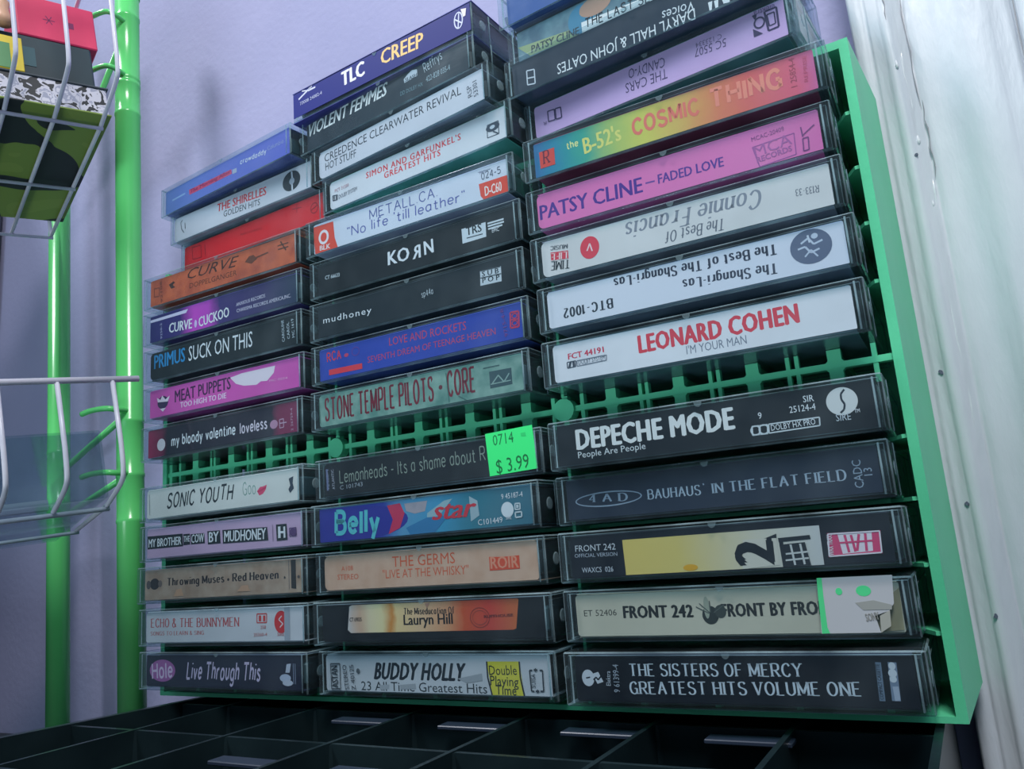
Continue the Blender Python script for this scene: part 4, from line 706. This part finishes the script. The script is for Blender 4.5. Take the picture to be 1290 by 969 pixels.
for T in TAPES:
    key, (x, y, z, turn), bg, cover, W, H, rl, rr, single, lab, prints, sticker = T
    grp = (PILES if key[1] >= 10 else GROUPS)[key[0]]
    root = empty('cassette_tape', lab, 'cassette', (x, y, z - 8.5), math.radians(turn), grp)
    link('case_shell', lid_mesh(single), root)
    dark = sum(bg[1] if bg[0] != 'ramp' else bg[1][0][1]) < 260
    link('case_tray', BM['smoke' if dark else 'clear'], root)
    link('tape_cartridge', BM['dark' if (key[0] * 3 + key[1]) % 4 else 'grey'], root)
    # spine of the paper insert
    hw, z0, z1 = W / 2, 8.5 - H / 2, 8.5 + H / 2
    out = []
    for (sx, sz, r) in ((-1, -1, rl), (1, -1, rr), (1, 1, rr), (-1, 1, rl)):
        cx, cz = sx * hw, (z0 if sz < 0 else z1)
        rad = 0.25 + r * 0.9
        cx -= sx * rad; cz -= sz * rad
        a0 = {(-1, -1): 180, (1, -1): 270, (1, 1): 0, (-1, 1): 90}[(sx, sz)]
        for q in range(5):
            a_ = math.radians(a0 + 90 * q / 4)
            out.append((cx + math.cos(a_) * rad, cz + math.sin(a_) * rad))
    n = len(out)
    ylab = 0.0 if not single else -1.75
    v = [(a, ylab, b) for a, b in out] + [(a, ylab + 0.22, b) for a, b in out]
    f = [tuple(range(n)), tuple(range(n, 2 * n))[::-1]] + [((q + 1) % n, q, n + q, n + (q + 1) % n) for q in range(n)]
    if bg[0] == 'flat' and dark: bg = ('flat', tuple(int(c * .8) for c in bg[1]))
    if bg[0] == 'flat': m = noisy(bg[1], tuple(max(0, c - 7) for c in bg[1]), 70, 0.5, spec=0.2)
    elif bg[0] == 'noise': m = noisy(bg[1], bg[2], 130, 0.55)
    else: m = ramp_mat(bg[1], -hw * MM, hw * MM)
    spine = make('spine_label', v, f, m, root)
    if prints:
        V, F, MI, mats = build_prints(clip_prints(prints, W, H), ylab, 0.014)
        make('spine_printing', V, F, mats, spine, MI)
    # folded paper card: long leaf below, short flap above
    mb = MB()
    if not single:
        mb.box(-W / 2 + .4, W / 2 - .4, 0.3, 64, 1.35, 1.6)
        mb.box(-W / 2 + .4, W / 2 - .4, 0.3, 15, 15.35, 15.6)
    else:
        mb.box(-54.6, 54.6, -1.5, 40, -0.28, -0.05)
        mb.box(-54.6, 54.6, -1.5, 40, 15.65, 15.88)
    mb.build('paper_card', noisy(tuple(min(255, int(c * 1.35) + 12) for c in cover), tuple(min(255, int(c * 1.7) + 25) for c in cover), 45, 0.5, lo=.45, hi=.75), root)
    if sticker:
        V, F, MI, mats = build_prints(sticker, -1.66, 0.02)
        # give the sticker itself a little thickness
        st = make('price_sticker', V, F, mats, root, MI)
        md = st.modifiers.new('thickness', 'SOLIDIFY'); md.thickness = 0.00012; md.offset = -1
        st['label'] = 'bright green price sticker reading 0714 and $ 3.99' if key == (1, 4) else 'torn grey-white sticker with bright green scraps'

# ------------------------------------------------------------------ green cassette rack
RX0, RX1 = -60.0, 287.5
rack = empty('cassette_rack', 'green plastic cassette rack with three columns of slots and a lattice strip at half height', 'rack', (113, 40, -14))
def rk(mb, name, mats=M_GREEN, **kw):
    o = mb.build(name, mats, rack, **kw)
    o.matrix_parent_inverse = Matrix.Translation((-113 * MM, -40 * MM, 14 * MM))
    return o
mb = MB(); mb.hexa([(284.5, 15, -14), (287.5, 15, -14), (291.5, 68, -12), (288.5, 68, -12), (284.5, 15, 202.4), (287.5, 15, 202.4), (291.5, 68, 204), (288.5, 68, 204)])
rk(mb, 'side_panel')
mb = MB(); mb.hexa([(-60, 15, -14), (-57, 15, -14), (-61, 68, -12), (-64, 68, -12), (-60, 15, 202.4), (-57, 15, 202.4), (-61, 68, 204), (-64, 68, 204)])
rk(mb, 'side_panel')
mb = MB(); mb.hexa([(-57, 15, -14), (284.5, 15, -14), (288.5, 68, -12.6), (-61, 68, -12.6), (-57, 15, -12.2), (284.5, 15, -12.2), (288.5, 68, -11.6), (-61, 68, -11.6)])
rk(mb, 'bottom_panel')
P_ = [(-57, 24), (268, 24), (272, 15), (284.5, 15), (288.4, 68), (-61, 68)]
mb = MB(); mb.add([(a, b, 199.4) for a, b in P_] + [(a, b, 202.3) for a, b in P_], [tuple(range(6))[::-1], tuple(range(6, 12))] + [(q, (q + 1) % 6, 6 + (q + 1) % 6, 6 + q) for q in range(6)]); rk(mb, 'top_panel')
mb = MB(); mb.box(-62, 290, 70.6, 71.8, -14, 204); rk(mb, 'back_panel')
RP = 19.4845
def z0(r): return r * RP + (10.11 if r >= 5 else 0) + {4: -.6, 5: -.5}.get(r, 0)
for k in (1, 2, 3, 4, 6, 7, 8, 9):
    zt = z0(k) - 8.5; mb = MB(); P_ = [(-58, 30), (276, 30), (283, 16.2), (286, 16.2), (288, 68), (-60, 68)]
    mb.add([(a, b, zt - 1.2) for a, b in P_] + [(a, b, zt) for a, b in P_], [tuple(range(6))[::-1], tuple(range(6, 12))] + [(q, (q + 1) % 6, 6 + (q + 1) % 6, 6 + q) for q in range(6)]); rk(mb, 'shelf')
for x in (56.6, 169.85):
    mb = MB(); mb.box(x - .6, x + .6, 17.5, 68, -12, 85); rk(mb, 'divider')
    mb = MB(); mb.box(x - .6, x + .6, 17.5, 68, 98.3, 199); rk(mb, 'divider')
    # round node where the lattice crosses
    mb = MB(); mb.tube([(x + 1.2, 14.6, 93), (x + 1.2, 19, 93)], [4.3, 4.5], 20); rk(mb, 'lattice_node')
mb = MB(); mb.box(-58, 286, 16, 19.4, 92.1, 94.2); rk(mb, 'lattice_bar')
for c in range(3):
    xo = 113.227 * (c - 2)
    for x, wd in ((279.4, 1.5), (267.6, 4.2), (256.0, 1.3), (253.1, 1.3), (241.5, 4.2), (230, 1.3), (227.2, 1.3), (215.8, 4.0), (204, 1.3), (201.5, 1.3), (190, 4.0), (178.3, 1.5), (171.2, 2.2), (173, 0)):
        if wd == 0: continue
        mb = MB()
        for (a, b) in ((85.95, 92.3), (94.0, 98.4)):
            dz = 1 if a < 90 else -1
            mb.box(x + xo - wd / 2, x + xo + wd / 2, 16.2, 20.5 if wd > 3 else 19, a, b)
            if wd > 3:   # little gussets that round the cell corners
                for s in (-1, 1):
                    e = x + xo + s * wd / 2
                    zz = 92.2 if a < 90 else 94.1
                    p = [(e, 16.3, zz), (e + s * .9, 16.3, zz), (e, 16.3, zz - dz * .9), (e, 19, zz), (e + s * .9, 19, zz), (e, 19, zz - dz * .9)]
                    mb.add(p, [(0, 1, 2), (5, 4, 3), (0, 3, 4, 1), (1, 4, 5, 2), (2, 5, 3, 0)])
        rk(mb, 'lattice_tab')
    for x in (267.6, 241.5, 215.8, 190):
        mb = MB(); mb.box(x + xo - 1, x + xo + 1, 20, 66, 95.5, 98.45); rk(mb, 'support_rib')
        mb = MB(); mb.box(x + xo - 1, x + xo + 1, 18, 66, -12.3, -8.55); rk(mb, 'support_rib')

# ------------------------------------------------------------------ black compartment tray
tray = empty('compartment_tray', 'shallow black plastic tray of open square compartments under the green rack', 'tray', (110, -30, -60))
def tk(mb, name, mats=M_BLACKPL):
    o = mb.build(name, mats, tray)
    o.matrix_parent_inverse = Matrix.Translation((-110 * MM, 30 * MM, 60 * MM))
    return o
TZ = -15.5
mb = MB(); mb.box(-44, 281, -195, 66, -59.8, -57.5); tk(mb, 'tray_floor')
mb = MB(); mb.hexa([(-88, -195, -59.8), (-85, -195, -59.8), (-26, 66, -59.8), (-29, 66, -59.8), (-88, -195, TZ), (-84, -195, TZ), (-25, 66, TZ), (-29, 66, TZ)]); tk(mb, 'outer_wall')
mb = MB(); mb.box(278.6, 281, -195, 66, -59.8, TZ); tk(mb, 'outer_wall')
mb = MB(); mb.box(-28, 281, 63.6, 66, -59.8, TZ); tk(mb, 'outer_wall')
mb = MB(); mb.box(-85, 281, -195, -192.6, -59.8, TZ); tk(mb, 'outer_wall')
for x in (-6, 46, 97, 147, 196, 240):
    mb = MB(); mb.box(x - .9, x + .9, -192.6, 63.6, -57.5, TZ - .4); tk(mb, 'cell_divider')
for y in (10, -36, -90, -140):
    mb = MB(); mb.box(-52 if y < 0 else -36, 278.6, y - .9, y + .9, -57.5, TZ - .8); tk(mb, 'cell_divider')
for x in (-6, 46, 97, 147, 196):
    for y in (10, -36, -90):
        # rounded corner fillets where the cells meet, with a flat ledge
        mb = MB()
        for sx in (-1, 1):
            p = [(x + sx * .9, y - .9, -57), (x + sx * 4.2, y - .9, -57), (x + sx * .9, y - 4.2, -57), (x + sx * .9, y - .9, TZ - 1), (x + sx * 1.5, y - .9, TZ - 1), (x + sx * .9, y - 1.5, TZ - 1)]
            f = [(0, 1, 2), (5, 4, 3), (0, 3, 4, 1), (1, 4, 5, 2), (2, 5, 3, 0)]
            mb.add(p, f if sx < 0 else [q[::-1] for q in f])
        tk(mb, 'corner_fillet')
ledge_sheen_m = flat((40, 50, 66), 0.3, spec=0.5)  # paler than the tray plastic, painting in patches of wall reflection
for (x, y) in ((46, -3), (97, -3), (147, -3), (196, -3), (46, -62), (97, -62)):
    mb = MB(); mb.bbox(x + 20, x + 46, y + 1, y + 8, TZ - 3.2, TZ - 1.8, .3); tk(mb, 'ledge', ledge_sheen_m)

# ------------------------------------------------------------------ green pole stand with wire baskets
D1 = Vector((0.33608759, 0.93565818, 0.10765176)); D2 = Vector((-0.92960078, 0.34790944, -0.12166109)); D3 = Vector((-0.15128625, -0.05918438, 0.98671662))
stand = empty('pole_stand', 'bright green painted metal stand of two poles that carries the white wire baskets', 'stand', (-150, 60, -60))
def sk(mb, name, mats=M_GREENPAINT, **kw):
    o = mb.build(name, mats, stand, **kw)
    o.matrix_parent_inverse = Matrix.Translation((150 * MM, -60 * MM, 60 * MM))
    return o
def lerp(a, b, t): return tuple(a[i] + (b[i] - a[i]) * t for i in range(3))
pA0, pA1 = (-129.5, 50, -60), (-151.4, 50, 436)
pB0, pB1 = (-227, 66, -60), (-258, 66, 470)
def zat(p0, p1, z): return lerp(p0, p1, (z - p0[2]) / (p1[2] - p0[2]))
for nm, (p0, p1, r, rings) in {'A': (pA0, pA1, 7.7, (367, 371, 419, 345, 136, 103, 76)), 'B': (pB0, pB1, 7.0, (130, 95))}.items():
    pts, rr = [], []
    zs = sorted([p0[2], p1[2]] + [z + d for z in rings for d in (-1.4, -.9, .9, 1.4)])
    for z in zs:
        pts.append(zat(p0, p1, z))
        rr.append(r + (0.35 if any(abs(z - q) < 1 for q in rings) else 0))
    mb = MB(); mb.tube(pts, rr, 32); o = sk(mb, 'pole', smooth=True)
mb = MB(); mb.tube([zat(pA0, pA1, 436), zat(pA0, pA1, 441)], [8.3, 8.0], 28); sk(mb, 'pole_cap', smooth=False)
for z, in ((414,), (373,), (143,), (105,)):
    c = zat(pA0, pA1, z)
    mb = MB()
    mb.tube(smooth_path([(c[0] + 4, c[1] - 5, z - 1), (c[0] + 6, c[1] - 13, z - 1.5), (c[0] + 3, c[1] - 18, z - 1), (c[0] - 8, c[1] - 20, z - 1), (c[0] - 16, c[1] - 20.5, z - 2)], 5), 1.7, 10)
    sk(mb, 'hook', smooth=True)
for za, zb in ((142, 118), (104, 86), (412, 330)):
    a = zat(pA0, pA1, za); b = zat(pB0, pB1, zb)
    mb = MB(); mb.tube([(a[0] - 6, a[1] + 2, a[2]), (b[0] + 6, b[1], b[2])], 2.0, 8); sk(mb, 'brace', smooth=True)

def basket(P, low, lab):
    P = Vector(P)
    b = empty('wire_basket', lab, 'basket', tuple(P))
    W_ = lambda a, c, d: tuple(D1 * a + D2 * c + D3 * d)
    def bk(mb, name): return mb.build(name, M_WIRE, b, smooth=True)
    top = 54 if low else 92
    f0 = -38 if low else -44
    for i in range(9):
        a = -23.5 * i
        pts = [W_(a, f0 + (2 if low else -6), top), W_(a, f0 + 1, 22), W_(a, f0 + 3, 10), W_(a, f0 + 9, 5), W_(a, -6, .8), W_(a, 0, 0), W_(a, 60, 0), W_(a, 138, 0)]
        pts = [pts[0]] + smooth_path(pts[1:6], 4) + (pts[6:] if not low else ([W_(a, 66, 0)] if i in (0, 8) else []))
        mb = MB(); mb.tube(pts, 1.15, 8); bk(mb, 'upright_wire')
    for c, d, r in (((0, -1.6, 1.2), (66, -1.2, 1.0), (f0 + 2, top, 1.5)) if low else ((0, -1.6, 1.1), (70, -1.6, 1.1), (138, -1.6, 1.1), (f0 - 6, top, 1.5))):
        mb = MB(); mb.tube([W_(-192, c, d), W_(12 if d > 10 else 1, c, d)], r, 8); bk(mb, 'cross_wire')
    for a in (() if low else (0, -188)):
        mb = MB(); mb.tube([W_(a, f0 + 2, top), W_(a, 138, top)], 1.2, 8); bk(mb, 'end_wire')
        mb = MB(); mb.tube([W_(a, 138, top), W_(a, 138, 0)], 1.2, 8); bk(mb, 'end_wire')
    return b
PU = (-95.4, -1.76, 295.7)
PL = (-72.9, -6.9, 79.1)
basket(PU, False, 'white wire basket at upper left holding boxes and a black-and-white patterned book')
basket(PL, True, 'white wire basket at lower left holding only a clear plastic box')

# things in the upper basket, in its own slanted axes
BR = Matrix(((D1.x, D2.x, D3.x), (D1.y, D2.y, D3.y), (D1.z, D2.z, D3.z))).to_4x4()
def bthing(name, lab, cat, P, a, c, d):
    o = empty(name, lab, cat)
    q = Vector(P) + D1 * a + D2 * c + D3 * d
    o.matrix_world = Matrix.Translation(q * MM) @ BR
    return o
book = bthing('book', 'thick book lying in the upper basket, black-and-white patterned edge and olive underside', 'book', PU, -150, -8, 1.6)
def bandmat():
    m, n, l = new_mat('ink_pattern')
    b = n['Principled BSDF']; tc = n.new('ShaderNodeTexCoord')
    nz = n.new('ShaderNodeTexNoise'); nz.inputs['Scale'].default_value = 150; nz.inputs['Detail'].default_value = 2.5; nz.inputs['Distortion'].default_value = 1.2
    r = n.new('ShaderNodeValToRGB'); e = r.color_ramp.elements
    r.color_ramp.interpolation = 'CONSTANT'
    e[0].position = 0; e[0].color = (*lin((24, 30, 36)), 1); e[1].position = .45; e[1].color = (*lin((196, 196, 206)), 1)
    q = e.new(.56); q.color = (*lin((150, 154, 172)), 1); q = e.new(.63); q.color = (*lin((200, 200, 210)), 1)
    l.new(tc.outputs['Object'], nz.inputs['Vector']); l.new(nz.outputs['Fac'], r.inputs[0]); l.new(r.outputs[0], b.inputs['Base Color'])
    return m
def covermat():
    m, n, l = new_mat('printed_cover')
    b = n['Principled BSDF']; tc = n.new('ShaderNodeTexCoord')
    nz = n.new('ShaderNodeTexNoise'); nz.inputs['Scale'].default_value = 22; nz.inputs['Detail'].default_value = 1.5; nz.inputs['Distortion'].default_value = .8
    r = n.new('ShaderNodeValToRGB'); e = r.color_ramp.elements
    r.color_ramp.interpolation = 'CONSTANT'
    e[0].position = 0; e[0].color = (*lin((26, 34, 36)), 1); e[1].position = .46; e[1].color = (*lin((122, 146, 62)), 1)
    q = e.new(.6); q.color = (*lin((130, 152, 68)), 1)
    l.new(tc.outputs['Object'], nz.inputs['Vector']); l.new(nz.outputs['Fac'], r.inputs[0]); l.new(r.outputs[0], b.inputs['Base Color'])
    return m
mb = MB(); mb.bbox(0, 153, 0.4, 126, 0.8, 17.6, .4); mb.build('page_block', bandmat(), book)
mb = MB(); mb.bbox(-1, 154, -.6, 128, 0, 1.0, .2); mb.build('cover', covermat(), book)
mb = MB(); mb.bbox(-1, 154, -.6, 128, 17.4, 18.4, .2); mb.build('cover', flat((60, 70, 76)), book)
bx = bthing('box', 'dark teal-black box lying on the patterned book in the upper basket', 'box', PU, -150, -4, 20.1)
mb = MB(); mb.bbox(0, 149, 0, 120, 0, 28, 1); mb.build('carton', noisy((26, 44, 50), (36, 60, 68), 20, .5), bx)
mb = MB(); mb.box(20, 120, -.25, .1, 8, 20); mb.build('front_panel', flat((44, 84, 92), .5), bx)
bx = bthing('box', 'pink-red box with a small dark sign on its face, top of the upper basket', 'box', PU, -37, -4, 48.3)
mb = MB(); mb.bbox(0, 40, 0, 110, 0, 27, .6); mb.build('carton', noisy((214, 52, 96), (222, 60, 100), 40, .5), bx)
mb = MB()
for an in (0, 60, 120):
    a_ = math.radians(an)
    v, f = ribbon([(16 - 3 * math.cos(a_), 13 - 3 * math.sin(a_)), (16 + 3 * math.cos(a_), 13 + 3 * math.sin(a_))], lambda dx, dy: .5)
    mb.add([(a, -.08, b) for a, b in v], f)
mb.add([(24, -.08, 10.5), (28.5, -.08, 10.5), (28.5, -.08, 14.5), (24, -.08, 14.5)], [(0, 1, 2, 3)])
mb.build('printed_sign', flat((130, 40, 90)), bx)
bx = bthing('card', 'yellow-bordered green card leaning at the left end of the upper basket', 'card', PU, -95, -9, 14)
mb = MB(); mb.bbox(0, 58, 0, 2, 6, 27, .3); mb.build('border', flat((222, 196, 60)), bx)
mb = MB(); mb.box(4, 52, -.3, 0.1, 6.5, 22); mb.build('picture', flat((86, 140, 90)), bx)
bx = bthing('figurine', 'small beige figurine standing at the left end of the upper basket', 'figurine', PU, -44, -9, 48.3)
mb = MB(); mb.tube([(0, 0, 0), (0, 0, 4), (0, 0, 9), (0, 0, 13), (0, 0, 16)], [4.2, 3.4, 2.6, 3.4, 1.2], 14); mb.build('body', flat((206, 160, 130)), bx, smooth=True)
mb = MB(); mb.tube([(0, 0, 15), (0, 0, 17), (0, 0, 20), (0, 0, 22)], [1.5, 2.8, 2.6, .6], 14); mb.build('head', flat((214, 174, 150)), bx, smooth=True)
bx = bthing('plastic_box', 'clear empty plastic box lying in the lower basket', 'box', PL, -62, -14, 1.4)
mb = MB(); mb.bbox(0, 60, 0, 120, 0, 34, .8); mb.bbox(1, 59, 1, 119, 1, 33, .4, inv=True); mb.build('shell', M_FILM, bx)
mb = MB(); mb.box(6, 40, 30, 34, 3, 8); mb.build('paper_slip', flat((150, 158, 176)), bx)

# tall dark cabinet out of view, added to shade the lower-left wall
cb = empty('blocker', 'tall dark cabinet added out of view to shade the wall at lower left', 'blocker', (-450, 20, -60))
mb = MB(); mb.bbox(-80, 80, -120, 69, 0, 530, 2); mb.build('body', flat((58, 62, 74), .5), cb)
for z in (6, 138, 270, 402):
    mb = MB(); mb.bbox(-76, 76, -123, -120.2, z, z + 124, 1); o = mb.build('drawer_front', flat((66, 70, 84), .5), cb)
    mb = MB(); mb.tube([(-20, -123, z + 62), (-20, -132, z + 62), (20, -132, z + 62), (20, -123, z + 62)], 2, 8); mb.build('handle', M_WIRE, o)
